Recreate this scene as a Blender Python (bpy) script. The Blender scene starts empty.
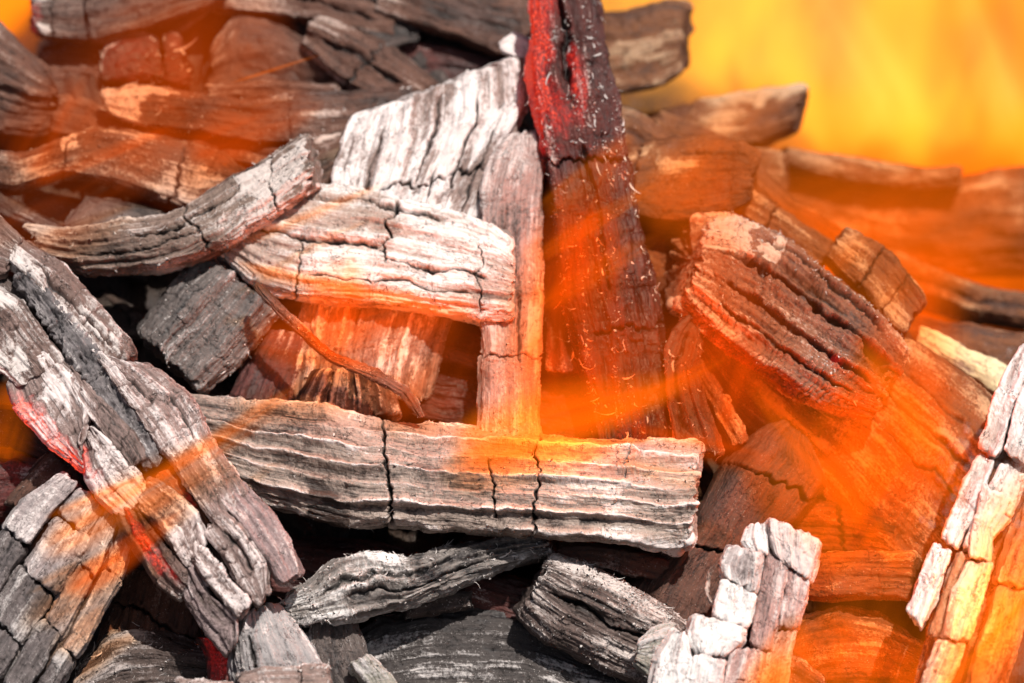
import bpy, math
import numpy as np
from mathutils import Vector, Matrix

# ------------------------------------------------------------------ camera, world, sun
S = 0.30 / 1024.0            # metres per photo pixel in the plane of focus
D = 0.90                     # distance from the lens to the plane of focus
PITCH = math.radians(20)
FWD = np.array([0.0, math.cos(PITCH), -math.sin(PITCH)])
UP = np.array([0.0, math.sin(PITCH), math.cos(PITCH)])
RIGHT = np.array([1.0, 0.0, 0.0])
FOCUS = np.array([0.0, 0.0, 0.14])
CAM = FOCUS - FWD * D

scene = bpy.context.scene
col = scene.collection
cd = bpy.data.cameras.new("camera")
cam = bpy.data.objects.new("camera", cd)
col.objects.link(cam)
cam.location = CAM
cam.rotation_euler = (math.radians(90) - PITCH, 0, 0)
cd.sensor_width = 36
cd.lens = 36 * D / 0.30
cd.clip_start = 0.02
cd.clip_end = 500
cd.dof.use_dof = True
cd.dof.focus_distance = D - 0.022
cd.dof.aperture_fstop = 7.0
scene.camera = cam

sun_dir = Vector((0.26, -0.36, 0.90)).normalized()      # towards the sun
world = bpy.data.worlds.new("World")
scene.world = world
world.use_nodes = True
wn = world.node_tree.nodes
sky = wn.new('ShaderNodeTexSky')
sky.sky_type = 'NISHITA'
sky.sun_disc = False
sky.dust_density = 4.0
sky.sun_elevation = math.asin(sun_dir.z)
sky.sun_rotation = math.atan2(sun_dir.x, sun_dir.y)
bg = wn['Background']
bg.inputs[1].default_value = 0.05
world.node_tree.links.new(sky.outputs[0], bg.inputs[0])
sl = bpy.data.lights.new("sun", 'SUN')
sl.energy = 5.0
sl.angle = math.radians(0.6)
sl.color = (1.0, 0.91, 0.83)
so = bpy.data.objects.new("sun", sl)
so.rotation_euler = sun_dir.to_track_quat('Z', 'Y').to_euler()
so.location = (0.3, -0.5, 1.5)
col.objects.link(so)

scene.view_settings.view_transform = 'Standard'
scene.view_settings.look = 'None'
scene.view_settings.exposure = 0.06
scene.view_settings.gamma = 1
scene.cycles.use_denoising = True
scene.cycles.max_bounces = 5
scene.cycles.diffuse_bounces = 3
scene.cycles.volume_bounces = 0
scene.cycles.transparent_max_bounces = 32
scene.cycles.volume_max_steps = 128
scene.cycles.sample_clamp_indirect = 4.0

rng = np.random.default_rng(7)

# ------------------------------------------------------------------ numeric helpers
def _hash(ix, iy, iz, seed):
    with np.errstate(over='ignore'):
        h = (ix.astype(np.uint32) * np.uint32(374761393) + iy.astype(np.uint32) * np.uint32(668265263)
             + iz.astype(np.uint32) * np.uint32(2147483647) + np.uint32((seed * 974634777) & 0xffffffff))
        h = (h ^ (h >> np.uint32(13))) * np.uint32(1274126177)
        h = (h ^ (h >> np.uint32(16))) * np.uint32(2246822519)
        h = h ^ (h >> np.uint32(13))
    return (h & np.uint32(0xffffff)).astype(np.float32) / np.float32(0xffffff)

def vnoise(x, y, z=None, seed=0, lin=False):
    """smooth value noise, about -1..1"""
    x = np.asarray(x, np.float32); y = np.asarray(y, np.float32)
    if z is None:
        z = 0.0
    x, y, z = np.broadcast_arrays(x, y, np.asarray(z, np.float32))
    ix = np.floor(x).astype(np.int64); iy = np.floor(y).astype(np.int64); iz = np.floor(z).astype(np.int64)
    fx = x - ix; fy = y - iy; fz = z - iz
    if not lin:
        fx = fx * fx * (3 - 2 * fx); fy = fy * fy * (3 - 2 * fy); fz = fz * fz * (3 - 2 * fz)
    r = 0
    for dx in (0, 1):
        wx = fx if dx else 1 - fx
        for dy in (0, 1):
            wy = fy if dy else 1 - fy
            for dz in (0, 1):
                wz = fz if dz else 1 - fz
                r = r + wx * wy * wz * _hash(ix + dx, iy + dy, iz + dz, seed)
    return r * 2 - 1

def fbm(x, y, z=None, seed=0, octv=3, gain=0.5, lin=False):
    r = 0; a = 1; t = 0; f = 1
    for i in range(octv):
        r = r + a * vnoise(x * f, y * f, None if z is None else z * f, seed + i * 17, lin)
        t += a; a *= gain; f *= 2.03
    return r / t * 1.35

def sstep(a, b, x):
    t = np.clip((x - a) / (b - a), 0, 1)
    return t * t * (3 - 2 * t)

def zbase(y):
    return np.where(np.asarray(y) < 480, (480.0 - y) * 0.44, (480.0 - y) * 0.22)

def to_world(px, py, z):
    """photo pixel and depth (in pixels behind the plane of focus) -> metres"""
    X = (px - 512.0) * S; Y = -(py - 341.5) * S
    k = 1 + z * S / D
    p = (FWD[None] * D + RIGHT[None] * X.reshape(-1, 1) + UP[None] * Y.reshape(-1, 1)) * k.reshape(-1, 1)
    return p + CAM[None]

def rail(pts, t):
    """smooth curve through pts (x, y, h) at parameters t in 0..1"""
    pts = np.array(pts, float)
    n = len(pts)
    d = np.r_[0, np.cumsum(np.maximum(1e-3, np.hypot(*(np.diff(pts[:, :2], axis=0).T))))]
    d /= d[-1]
    if n == 2:
        return pts[0] + (pts[1] - pts[0]) * t[:, None]
    m = np.zeros_like(pts)                      # finite-difference tangents (monotone-ish)
    for i in range(n):
        a = max(i - 1, 0); b = min(i + 1, n - 1)
        m[i] = (pts[b] - pts[a]) / (d[b] - d[a])
    m *= 0.4
    k = np.clip(np.searchsorted(d, t, side='right') - 1, 0, n - 2)
    h = d[k + 1] - d[k]; s = ((t - d[k]) / h)[:, None]; h = h[:, None]
    return ((2 * s**3 - 3 * s**2 + 1) * pts[k] + (s**3 - 2 * s**2 + s) * h * m[k]
            + (-2 * s**3 + 3 * s**2) * pts[k + 1] + (s**3 - s**2) * h * m[k + 1])

# cross sections: (a across the face 0..1, b into the depth 0 front .. 1 back)
SEC = {
    'slab':  [(0, .35), (.06, .10), (.25, 0), (.75, 0), (.94, .10), (1, .35), (.95, .85), (.8, 1), (.2, 1), (.05, .85)],
    'block': [(0, .3), (.015, .08), (.07, .01), (.5, 0), (.93, .01), (.985, .08), (1, .3), (.97, .95), (.8, 1), (.2, 1), (.03, .95)],
    'flat':  [(0, .5), (.05, .3), (.20, .03), (.26, 0), (.95, .02), (.99, .08), (1, .3), (.97, .95), (.8, 1), (.1, 1)],
    'round': [(0, .5), (.07, .25), (.25, .06), (.5, 0), (.75, .06), (.93, .25), (1, .5), (.9, .85), (.5, 1), (.1, .85)],
    'box':   [(0, .12), (.03, .03), (.12, 0), (.88, 0), (.97, .03), (1, .12), (1, .9), (.9, 1), (.1, 1), (0, .9)],
    'roofR': [(0, .45), (.12, .2), (.62, 0), (.72, .03), (1, .55), (.95, .9), (.5, 1), (.05, .9)],
    'roofL': [(0, .55), (.28, .03), (.38, 0), (.88, .2), (1, .45), (.95, .9), (.5, 1), (.05, .9)],
    'bowl':  [(0, .15), (.08, 0), (.3, .12), (.5, .16), (.7, .1), (.92, 0), (1, .15), (.95, .9), (.5, 1), (.05, .9)],
}

def section(name, wpx, tpx, step):
    p = np.array(SEC[name] if isinstance(name, str) else name, float)
    for _ in range(2):                          # round the corners
        q = np.roll(p, -1, axis=0)
        p = np.stack([p * .8 + q * .2, p * .2 + q * .8], 1).reshape(-1, 2)
    q = np.roll(p, -1, axis=0)
    L = np.hypot((q[:, 0] - p[:, 0]) * wpx, (q[:, 1] - p[:, 1]) * tpx)
    wgt = np.where((p[:, 1] + q[:, 1]) / 2 > .6, .3, 1.0)
    cw = np.r_[0, np.cumsum(L * wgt)]; cl = np.r_[0, np.cumsum(L)]
    n = int(max(20, min(700, cw[-1] / step)))
    s = np.arange(n) / n * cw[-1]
    pp = np.vstack([p, p[:1]])
    return np.interp(s, cw, pp[:, 0]), np.interp(s, cw, pp[:, 1]), np.interp(s, cw, cl), cl[-1]

DEF = dict(
    step=1.35, sec='flat', T=(0, 6, 50), seed=1,
    iso=1.1, bundle=1.0, ribs=None, ridge=(16, 2.2, 14), crest=1,            # period, height, stretch; crest 1 = sharp crests, -1 = sharp valleys
    fib=(4.5, .8, 16), terr=1.6, lump=2.5, wob=2.0, rag=5, capn=2.5,
    cracks=(), check=None,                   # cracks: (v, zig, width, depth, a0, a1); check: (lane, length, width, depth)
    splits=(),                               # (a, v0, v1, width, depth) long dark splits
    ash=.42, kc=.22, ks=.16, kp=.50, patch=(), endash=0.0, glow=(), flakes=0, fl=4.0,
    taper=(0.0, 0.0),
)

def build_arrays(P, Q, **kw):
    o = dict(DEF); o.update(kw)
    sd = o['seed']; step = o['step']
    P = [tuple(p) + ((0,) if len(p) == 2 else ()) for p in P]
    Q = [tuple(p) + ((0,) if len(p) == 2 else ()) for p in Q]
    tt = np.linspace(0, 1, 60)
    Pr = rail(P, tt); Qr = rail(Q, tt)
    mid = (Pr + Qr) / 2
    Lpx = np.hypot(*np.diff(mid[:, :2], axis=0).T).sum()
    wpx = np.hypot(*(Qr - Pr)[:, :2].T).mean()
    a, b, up, Ltot = section(o['sec'], wpx, o['T'][2], step)
    nv = int(max(10, min(700, Lpx / step)))
    v = np.linspace(0, 1, nv)
    U = up[:, None] * np.ones((1, nv)); V = np.ones((len(a), 1)) * (v * Lpx)[None]
    ca = np.cos(up / Ltot * 2 * np.pi)[:, None] * Ltot / 6.283
    sa = np.sin(up / Ltot * 2 * np.pi)[:, None] * Ltot / 6.283
    # ragged ends: parameter shifts with the angle
    re = fbm(ca / 7, sa / 7, sd * 3.1, seed=sd + 5, octv=3) * o['rag'] / Lpx
    re2 = fbm(ca / 7, sa / 7, sd * 5.7, seed=sd + 6, octv=3) * o['rag'] / Lpx
    f0 = np.exp(-v * Lpx / 14)[None]; f1 = np.exp(-(1 - v) * Lpx / 14)[None]
    vv = v[None] + re * f0 + re2 * f1
    Pm = rail(P, v); Qm = rail(Q, v)
    Pm = np.stack([np.interp(v, v, Pm[:, i]) for i in range(3)], 1)
    wobP = fbm(v * Lpx / 30, np.full(nv, 3.3), seed=sd + 11) * o['wob']
    wobQ = fbm(v * Lpx / 30, np.full(nv, 8.3), seed=sd + 12) * o['wob']
    dirn = (Qm - Pm); dl = np.hypot(dirn[:, 0], dirn[:, 1])[:, None] + 1e-6
    dn = dirn / dl
    Pm = Pm + dn * wobP[:, None]; Qm = Qm + dn * wobQ[:, None]
    tg = np.gradient((Pm + Qm) / 2, axis=0); tg /= (np.hypot(tg[:, 0], tg[:, 1])[:, None] + 1e-6)
    T = np.array(o['T'], float)
    A = a[:, None]; B = b[:, None]
    X = Pm[None, :, 0] + (Qm - Pm)[None, :, 0] * A + T[0] * B
    Y = Pm[None, :, 1] + (Qm - Pm)[None, :, 1] * A + T[1] * B
    H = Pm[None, :, 2] + (Qm - Pm)[None, :, 2] * A
    # shifts of ragged ends along the tangent
    sh = (re * f0 + re2 * f1) * Lpx
    X = X + tg[None, :, 0] * sh; Y = Y + tg[None, :, 1] * sh
    # bevel at the ends and optional taper
    bev = 1 - .16 * np.exp(-v * Lpx / 2.0) - .16 * np.exp(-(1 - v) * Lpx / 2.0)
    bev = bev * (1 - o['taper'][0] * (1 - v) ** 3) * (1 - o['taper'][1] * v ** 3)
    Z = zbase(Y) - H + T[2] * B
    cX = X.mean(0); cY = Y.mean(0); cZ = Z.mean(0)
    px = lambda M, c: c[None] + (M - c[None]) * bev[None]
    X = px(X, cX); Y = px(Y, cY); Z = px(Z, cZ)
    # height field
    rp, ra, rs = o['ridge']; rp *= .8; ra *= .75
    warp = fbm(V / 90, U / 60, sd * 1.3, seed=sd + 20) * rp * .32
    n = fbm((U + warp) / rp, V / (rp * rs), sd * .77, seed=sd + 21, octv=2, lin=True)
    rd = (1 - np.abs(n) * 2.2) if o['crest'] > 0 else -(1 - np.abs(n) * 2.2)
    rd = np.clip(rd, -1, 1)
    fp, fa, fs = o['fib']
    fb = fbm((U + warp) / fp, V / (fp * fs), sd * .37, seed=sd + 22, octv=2)
    tn = fbm((U + warp * .6) / 9, V / 110, sd * .19, seed=sd + 23, octv=2) * 3.0
    fl = np.floor(tn); fr = tn - fl
    ter = fl + sstep(.35, .65, fr)
    iso = fbm(U / 4, V / 5, sd * .9, seed=sd + 24, octv=3, lin=True)
    h = ra * rd + fa * fb + o['terr'] * ter * .5 + o['iso'] * iso
    h = h + o['lump'] * fbm(U / 40, V / 50, sd * .6, seed=sd + 25, octv=2, lin=True) * 1.3
    h = h + .9 * np.abs(fbm(U / 14, V / 18, sd * .5, seed=sd + 26, octv=3, lin=True)) * o['iso'] * -1.6
    bash = 0
    bk_ = o['bundle']
    for li_, (bw, bl, ba) in enumerate(((8.5, 48, 1.0), (4.0, 17, .55))):
        lu = (U + 2.5 * fbm(V / 22, U / 40, sd + .3, seed=sd + 81 + li_, octv=3)) / bw
        lane = np.floor(lu).astype(np.int64)
        lr = _hash(lane, lane * 0, lane * 0, sd + 83 + li_)
        lv = (V + bw * .9 * fbm(U / 3, V / 12, sd + .7, seed=sd + 85 + li_, octv=2)) / (bl * (.6 + .8 * lr)) + lr * 7
        cell = np.floor(lv).astype(np.int64)
        cr = _hash(lane, cell, lane * 0, sd + 87 + li_) - .5
        fv = lv - cell
        h = h + bk_ * ba * (cr * 2.2 + (fv - .5) * .6 * np.sign(cr))
        fu = lu - lane
        h = h - bk_ * ba * .9 * np.clip(1 - np.minimum(fu, 1 - fu) * bw / 1.1, 0, 1)
        bash = bash + cr * (.26 if li_ == 0 else .16)
    ribash = 0
    if o['ribs']:
        rn, rh = o['ribs']
        ph = A * rn + .22 * fbm(V / 70, U * 0 + 2.2, sd, seed=sd + 91, octv=2) + .10 * fbm(V / 13, U / 20, sd, seed=sd + 92)
        rf = np.abs((ph - np.floor(ph)) * 2 - 1)
        amp_ = .65 + .5 * vnoise(np.floor(ph + .5), V / 120, seed=sd + 93)
        h = h + rh * (rf ** 2.2) * amp_ * (B < .6)
        ribash = (.8 * rf ** 5 * amp_ - .16) * (B < .6)
    crk = np.zeros_like(h)
    for ci, c in enumerate(o['cracks']):
        v0, zig, wd, dp, a0, a1 = (tuple(c) + (0, 1))[:6] if len(c) < 6 else c
        line = v0 * Lpx + zig * fbm(U / 16, np.full_like(U, ci * 7.7), seed=sd + 31 + ci, octv=3)
        line = line + 1.6 * vnoise(U / 2.6, U * 0 + ci, seed=sd + 33, lin=True)
        wl = wd * (.38 + .75 * np.abs(fbm(U / 9, U * 0 + ci * 3.1, seed=sd + 34, octv=2)) )
        m = np.clip(1 - np.abs(V - line) / wl, 0, 1) * sstep(a0 - .06, a0 + .02, A) * (1 - sstep(a1 - .02, a1 + .06, A))
        m = m * (B < .8)
        crk = np.maximum(crk, sstep(0, .8, m) * min(1, dp / 5.0)); h = h - dp * sstep(0, 1, m)
    for ci, c in enumerate(o['splits']):
        a0, v0, v1, wd, dp = c
        ua = np.interp(a0, *_front(a, b, up))
        line = ua + 3.5 * fbm(V / 28, np.full_like(V, ci * 3.7), seed=sd + 41 + ci, octv=2)
        ends = sstep(v0, v0 + .08, V / Lpx) * (1 - sstep(v1 - .08, v1, V / Lpx))
        wl = wd * (.4 + .8 * np.abs(fbm(V / 16, V * 0 + ci * 3.1, seed=sd + 44, octv=2)))
        line = line + .9 * vnoise(V / 3.5, V * 0 + ci, seed=sd + 45, lin=True)
        m = np.clip(1 - np.abs(U - line) / (wl * (ends + .01)), 0, 1) * ends
        crk = np.maximum(crk, m * min(1, dp / 5.0)); h = h - dp * sstep(0, 1, m)
    if o['check']:
        lw, ll, wd, dp = o['check']
        lu = (U + 4 * fbm(V / 40, U / 200, seed=sd + 51)) / lw
        lane = np.floor(lu); fu = (lu - lane)
        du = np.minimum(fu, 1 - fu) * lw
        lr = _hash(lane.astype(np.int64), np.zeros_like(lane).astype(np.int64), np.zeros_like(lane).astype(np.int64), sd + 52)
        lv = (V + 5 * fbm(U / 8, V / 30, seed=sd + 53)) / (ll * (.7 + .6 * lr)) + lr * 9
        cell = np.floor(lv); fv = lv - cell
        cr = _hash(lane.astype(np.int64), cell.astype(np.int64), np.zeros_like(lane).astype(np.int64), sd + 54)
        dv = np.minimum(fv, 1 - fv) * ll
        m = np.maximum(np.clip(1 - dv / wd, 0, 1) * (.35 + .65 * cr), np.clip(1 - du / (wd * .9), 0, 1) * .5)
        crk = np.maximum(crk, m * min(1, dp / 4.0)); h = h - dp * sstep(0, 1, m) + (cr - .5) * 1.4 * (1 - m)
    # ash attribute
    st = fbm((U + warp) / 6, V / 90, sd * 2.1, seed=sd + 61, octv=2)
    pt = fbm(U / 38, V / 55, sd * 2.9, seed=sd + 62, octv=3)
    ash = o['ash'] + bash + ribash + o['kc'] * rd * .5 + o['ks'] * st + o['kp'] * pt - .5 * crk
    for (a0, v0, rra, rv, amt) in o['patch']:
        q = np.sqrt(((A - a0) / rra) ** 2 + ((v[None] - v0) / rv) ** 2 + 0 * U) + .75 * fbm(U / 11, V / 16, seed=sd + 63, octv=4) + 5 * (B > .7)
        ash = ash + amt * (1 - sstep(.6, 1.05, q))
    if o['endash']:
        ash = ash + o['endash'] * (np.exp(-V / 10) + np.exp(-(Lpx - V) / 10))
    gl = np.zeros_like(h)
    for (a0, v0, rra, rv, amt) in o['glow']:
        q = np.sqrt(((A - a0) / rra) ** 2 + ((v[None] - v0) / rv) ** 2) + .45 * fbm(U / 8, V / 16, seed=sd + 64)
        gl = np.maximum(gl, amt * (1 - sstep(.45, 1.15, q)) * (B < .8))
    pos = to_world(X.ravel(), Y.ravel(), Z.ravel()).reshape(X.shape + (3,))
    du_ = np.roll(pos, -1, 0) - np.roll(pos, 1, 0); dv_ = np.gradient(pos, axis=1)
    nr = np.cross(du_, dv_); nr /= (np.linalg.norm(nr, axis=2, keepdims=True) + 1e-12)
    cen = pos.mean(0, keepdims=True)
    if ((pos - cen) * nr).sum() < 0:
        nr = -nr; flip = True
    else:
        flip = False
    fade = 1 - .5 * np.exp(-V / 2) - .5 * np.exp(-(Lpx - V) / 2)
    h = h - h[B.ravel() < .6].mean()
    pos = pos + nr * (h * fade)[..., None] * S
    nu = len(a)
    verts = [pos.transpose(1, 0, 2).reshape(-1, 3)]           # index = j*nu + i
    at = {k: [m.T.ravel()] for k, m in (('ash', ash), ('crk', crk), ('glow', gl))}
    fibv = [np.stack([U.T.ravel(), V.T.ravel(), np.full(U.size, sd * 13.7)], 1)]
    j, i = np.meshgrid(np.arange(nv - 1), np.arange(nu), indexing='ij')
    i2 = (i + 1) % nu
    quads = [np.stack([j * nu + i, j * nu + i2, (j + 1) * nu + i2, (j + 1) * nu + i], -1).reshape(-1, 4)]
    base = nv * nu
    # end caps as rings
    for end in (0, 1):
        edge = pos[:, 0 if end == 0 else -1]
        c = edge.mean(0); ax = (pos[:, 0].mean(0) - pos[:, min(6, nv - 1)].mean(0)) if end == 0 else (pos[:, -1].mean(0) - pos[:, -min(7, nv)].mean(0))
        ax = ax / (np.linalg.norm(ax) + 1e-9)
        rad = np.linalg.norm(edge - c, axis=1).mean() / S
        nr_ = int(max(3, min(26, rad / (step * 1.3))))
        prev = np.arange(nu) + (0 if end == 0 else (nv - 1) * nu)
        eu = U[:, 0]
        for k in range(1, nr_ + 1):
            s_ = 1 - k / nr_
            s_ = max(s_, .002)
            ring = c + (edge - c) * s_
            w = ring / S
            nz = fbm(w[:, 0] / 6, w[:, 1] / 6, w[:, 2] / 6, seed=sd + 71 + end, octv=3)
            nz2 = fbm(w[:, 0] / 2.2, w[:, 1] / 9, w[:, 2] / 2.2, seed=sd + 75 + end, octv=2)
            ring = ring + ax * ((nz * o['capn'] + nz2 * o['capn'] * .4 - .6) * S * min(1, k / 2))[:, None]
            verts.append(ring)
            at['ash'].append(np.full(nu, o['ash'] - .12 + o['endash'] * .8) + nz * .35 + nz2 * .15)
            at['crk'].append(np.clip(-nz - .35, 0, 1) * 1.2); at['glow'].append(np.full(nu, gl[:, 0 if end == 0 else -1].max() * .5))
            fibv.append(np.stack([w[:, 0] * 1.0, w[:, 2] * 8.0 + w[:, 1] * 8, np.full(nu, sd * 13.7 + 5)], 1))
            cur = base + np.arange(nu)
            base += nu
            n2 = (np.arange(nu) + 1) % nu
            qd = np.stack([prev, cur, cur[n2], prev[n2]], -1)
            if end == 0:
                quads.append(qd)
            else:
                quads.append(qd[:, ::-1])
            prev = cur
    Vt = np.vstack(verts)
    F = np.vstack(quads)
    if not flip:
        pass
    else:
        F = F[:, ::-1]
    at = {k: np.concatenate(x) for k, x in at.items()}
    extra = dict(pos=pos, nr=nr, ash=ash, rd=rd, B=B, A=A, v=v, crk=crk)
    return Vt, F, at, np.vstack(fibv), extra

def link_mesh(name, V, F, at=None, fib=None, mat=None, parent=None, smooth=True, origin=None):
    if origin is None:
        origin = V.mean(0)
    me = bpy.data.meshes.new(name)
    V = V - origin[None]
    n = len(V); k = F.shape[1]
    me.vertices.add(n); me.vertices.foreach_set('co', V.astype(np.float32).ravel())
    me.loops.add(F.size); me.loops.foreach_set('vertex_index', F.astype(np.int32).ravel())
    me.polygons.add(len(F))
    me.polygons.foreach_set('loop_start', (np.arange(len(F)) * k).astype(np.int32))
    me.polygons.foreach_set('use_smooth', np.full(len(F), smooth))
    me.update(calc_edges=True)
    if at:
        for key, arr in at.items():
            a_ = me.attributes.new(key, 'FLOAT', 'POINT'); a_.data.foreach_set('value', arr.astype(np.float32))
    if fib is not None:
        a_ = me.attributes.new('fib', 'FLOAT_VECTOR', 'POINT'); a_.data.foreach_set('vector', fib.astype(np.float32).ravel())
    if mat:
        me.materials.append(mat)
    ob = bpy.data.objects.new(name, me)
    col.objects.link(ob)
    if parent is not None:
        ob.parent = parent
        ob.location = Vector(origin) - parent.location
    else:
        ob.location = Vector(origin)
    return ob

# ------------------------------------------------------------------ materials
def N(nt, kind, **kw):
    n = nt.nodes.new(kind)
    for k, v in kw.items():
        setattr(n, k, v)
    return n

def math_(nt, op, a, b=None, c=None, clamp=False):
    n = N(nt, 'ShaderNodeMath', operation=op, use_clamp=clamp)
    for i, x in enumerate((a, b, c)):
        if x is None: continue
        if isinstance(x, (int, float)): n.inputs[i].default_value = x
        else: nt.links.new(x, n.inputs[i])
    return n.outputs[0]

def mixc(nt, f, a, b):
    n = N(nt, 'ShaderNodeMix', data_type='RGBA')
    for s, x in ((n.inputs[0], f), (n.inputs[6], a), (n.inputs[7], b)):
        if isinstance(x, (int, float)): s.default_value = x
        elif isinstance(x, tuple): s.default_value = (*x, 1) if len(x) == 3 else x
        else: nt.links.new(x, s)
    return n.outputs[2]

def mapr(nt, x, a, b, c=0, d=1, smooth=False):
    n = N(nt, 'ShaderNodeMapRange')
    if smooth: n.interpolation_type = 'SMOOTHSTEP'
    nt.links.new(x, n.inputs[0])
    for i, v in enumerate((a, b, c, d)): n.inputs[i + 1].default_value = v
    return n.outputs[0]

_mats = {}
def char_mat(dark=(.012, .010, .010), brown=(.075, .05, .04), ashc=(.62, .58, .57), ash2=(.30, .26, .25), gloss=.42, sharp=.16, red=(.75, .012, .012), gstr=.75, bump=1.0):
    key = (dark, brown, ashc, ash2, gloss, sharp, red, gstr, bump)
    if key in _mats: return _mats[key]
    m = bpy.data.materials.new("charcoal"); m.use_nodes = True; nt = m.node_tree
    bs = nt.nodes['Principled BSDF']
    at = lambda n: N(nt, 'ShaderNodeAttribute', attribute_name=n)
    fib = at('fib').outputs['Vector']; ash = at('ash').outputs['Fac']; crk = at('crk').outputs['Fac']; glow = at('glow').outputs['Fac']
    def noise(scale, detail, vec=fib, sc=(1, 1, 1), rough=.6):
        mp = N(nt, 'ShaderNodeMapping'); mp.inputs['Scale'].default_value = sc; nt.links.new(vec, mp.inputs[0])
        n = N(nt, 'ShaderNodeTexNoise'); n.inputs['Scale'].default_value = scale; n.inputs['Detail'].default_value = detail
        n.inputs['Roughness'].default_value = rough; nt.links.new(mp.outputs[0], n.inputs[0]); return n.outputs[0]
    fine = noise(1, 3, sc=(.42, .022, 1))           # fibres a pixel or two wide
    grit = noise(1, 4, sc=(.35, .30, 1), rough=.7)
    big = noise(1, 3, sc=(.035, .012, 1))
    spk = noise(1, 2, sc=(.8, .6, 1), rough=.8)
    x = math_(nt, 'ADD', ash, math_(nt, 'MULTIPLY', math_(nt, 'SUBTRACT', fine, .5), .62))
    x = math_(nt, 'ADD', x, math_(nt, 'MULTIPLY', math_(nt, 'SUBTRACT', grit, .5), .95))
    m1 = mapr(nt, x, -.12, .55, smooth=True)      # thin grey film
    m2 = mapr(nt, x, .50, .92, smooth=True)          # thick white ash
    base = mixc(nt, mapr(nt, math_(nt, 'ADD', big, math_(nt, 'MULTIPLY', math_(nt, 'SUBTRACT', fine, .5), .6)), .35, .65), dark, brown)
    c1 = mixc(nt, m1, base, ash2)
    c2 = mixc(nt, m2, c1, ashc)
    dk = mapr(nt, crk, .3, .95)
    c3 = mixc(nt, dk, c2, (.006, .005, .005))
    fleck = mapr(nt, spk, .665, .71)
    fleck = math_(nt, 'MULTIPLY', fleck, mapr(nt, ash, .1, .6))
    mc = noise(1, 3, sc=(.16, .075, 1), rough=.65)            # hairline cracks
    line = math_(nt, 'ABSOLUTE', math_(nt, 'SUBTRACT', mc, .5))
    gate = mapr(nt, noise(1, 1, sc=(.05, .05, 1.7)), .45, .6)
    hair = math_(nt, 'MULTIPLY', mapr(nt, line, .004, .016, 1, 0), gate)
    c3 = mixc(nt, math_(nt, 'MULTIPLY', hair, .85), c3, (.010, .007, .006))
    c4 = mixc(nt, fleck, c3, (.74, .70, .68))
    nt.links.new(c4, bs.inputs['Base Color'])
    rg = mapr(nt, m1, 0, 1, gloss, .88)
    nt.links.new(rg, bs.inputs['Roughness'])
    bs.inputs['Specular IOR Level'].default_value = .45
    hgt = math_(nt, 'ADD', math_(nt, 'MULTIPLY', fine, 1.2), math_(nt, 'ADD', math_(nt, 'MULTIPLY', grit, .9), math_(nt, 'SUBTRACT', math_(nt, 'MULTIPLY', m2, .35), math_(nt, 'MULTIPLY', hair, .8))))
    b = N(nt, 'ShaderNodeBump'); b.inputs['Strength'].default_value = .8 * bump; b.inputs['Distance'].default_value = 1.9 * S
    nt.links.new(hgt, b.inputs['Height']); nt.links.new(b.outputs[0], bs.inputs['Normal'])
    g = math_(nt, 'MULTIPLY', glow, mapr(nt, grit, .35, .62))
    g = math_(nt, 'MULTIPLY', g, math_(nt, 'SUBTRACT', 1.0, math_(nt, 'MULTIPLY', m2, .85)))
    em = mixc(nt, mapr(nt, g, .6, 1.3), red, (1.0, .07, .02))
    nt.links.new(em, bs.inputs['Emission Color'])
    nt.links.new(math_(nt, 'MULTIPLY', g, gstr), bs.inputs['Emission Strength'])
    _mats[key] = m
    return m

M_GREY = dict(brown=(.05, .030, .023), ashc=(.62, .55, .52), ash2=(.135, .092, .078))
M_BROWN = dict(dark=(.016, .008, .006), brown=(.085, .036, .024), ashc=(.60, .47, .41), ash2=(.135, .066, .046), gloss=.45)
M_ORNG = dict(dark=(.018, .007, .004), brown=(.10, .032, .012), ashc=(.55, .36, .22), ash2=(.19, .075, .032), gloss=.5)  # brown charcoal with the orange of the firelight put into its colours
M_PALE = dict(ashc=(.80, .74, .73), ash2=(.27, .195, .172), brown=(.07, .045, .036))
M_BLUE = dict(dark=(.008, .008, .010), brown=(.035, .030, .031), ashc=(.58, .555, .55), ash2=(.12, .096, .088), gloss=.33)
M_DARK = dict(dark=(.007, .005, .005), brown=(.026, .014, .011), ashc=(.40, .36, .35), ash2=(.085, .062, .055), gloss=.4)
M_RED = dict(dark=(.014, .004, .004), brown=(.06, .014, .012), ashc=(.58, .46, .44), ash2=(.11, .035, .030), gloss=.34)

flake_m = bpy.data.materials.new("ash_flake"); flake_m.use_nodes = True
_b = flake_m.node_tree.nodes['Principled BSDF']
_n = N(flake_m.node_tree, 'ShaderNodeTexNoise'); _n.inputs['Scale'].default_value = 400
flake_m.node_tree.links.new(mixc(flake_m.node_tree, mapr(flake_m.node_tree, _n.outputs[0], .35, .65), (.45, .40, .38), (.78, .75, .73)), _b.inputs['Base Color'])
_b.inputs['Roughness'].default_value = .9

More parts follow.
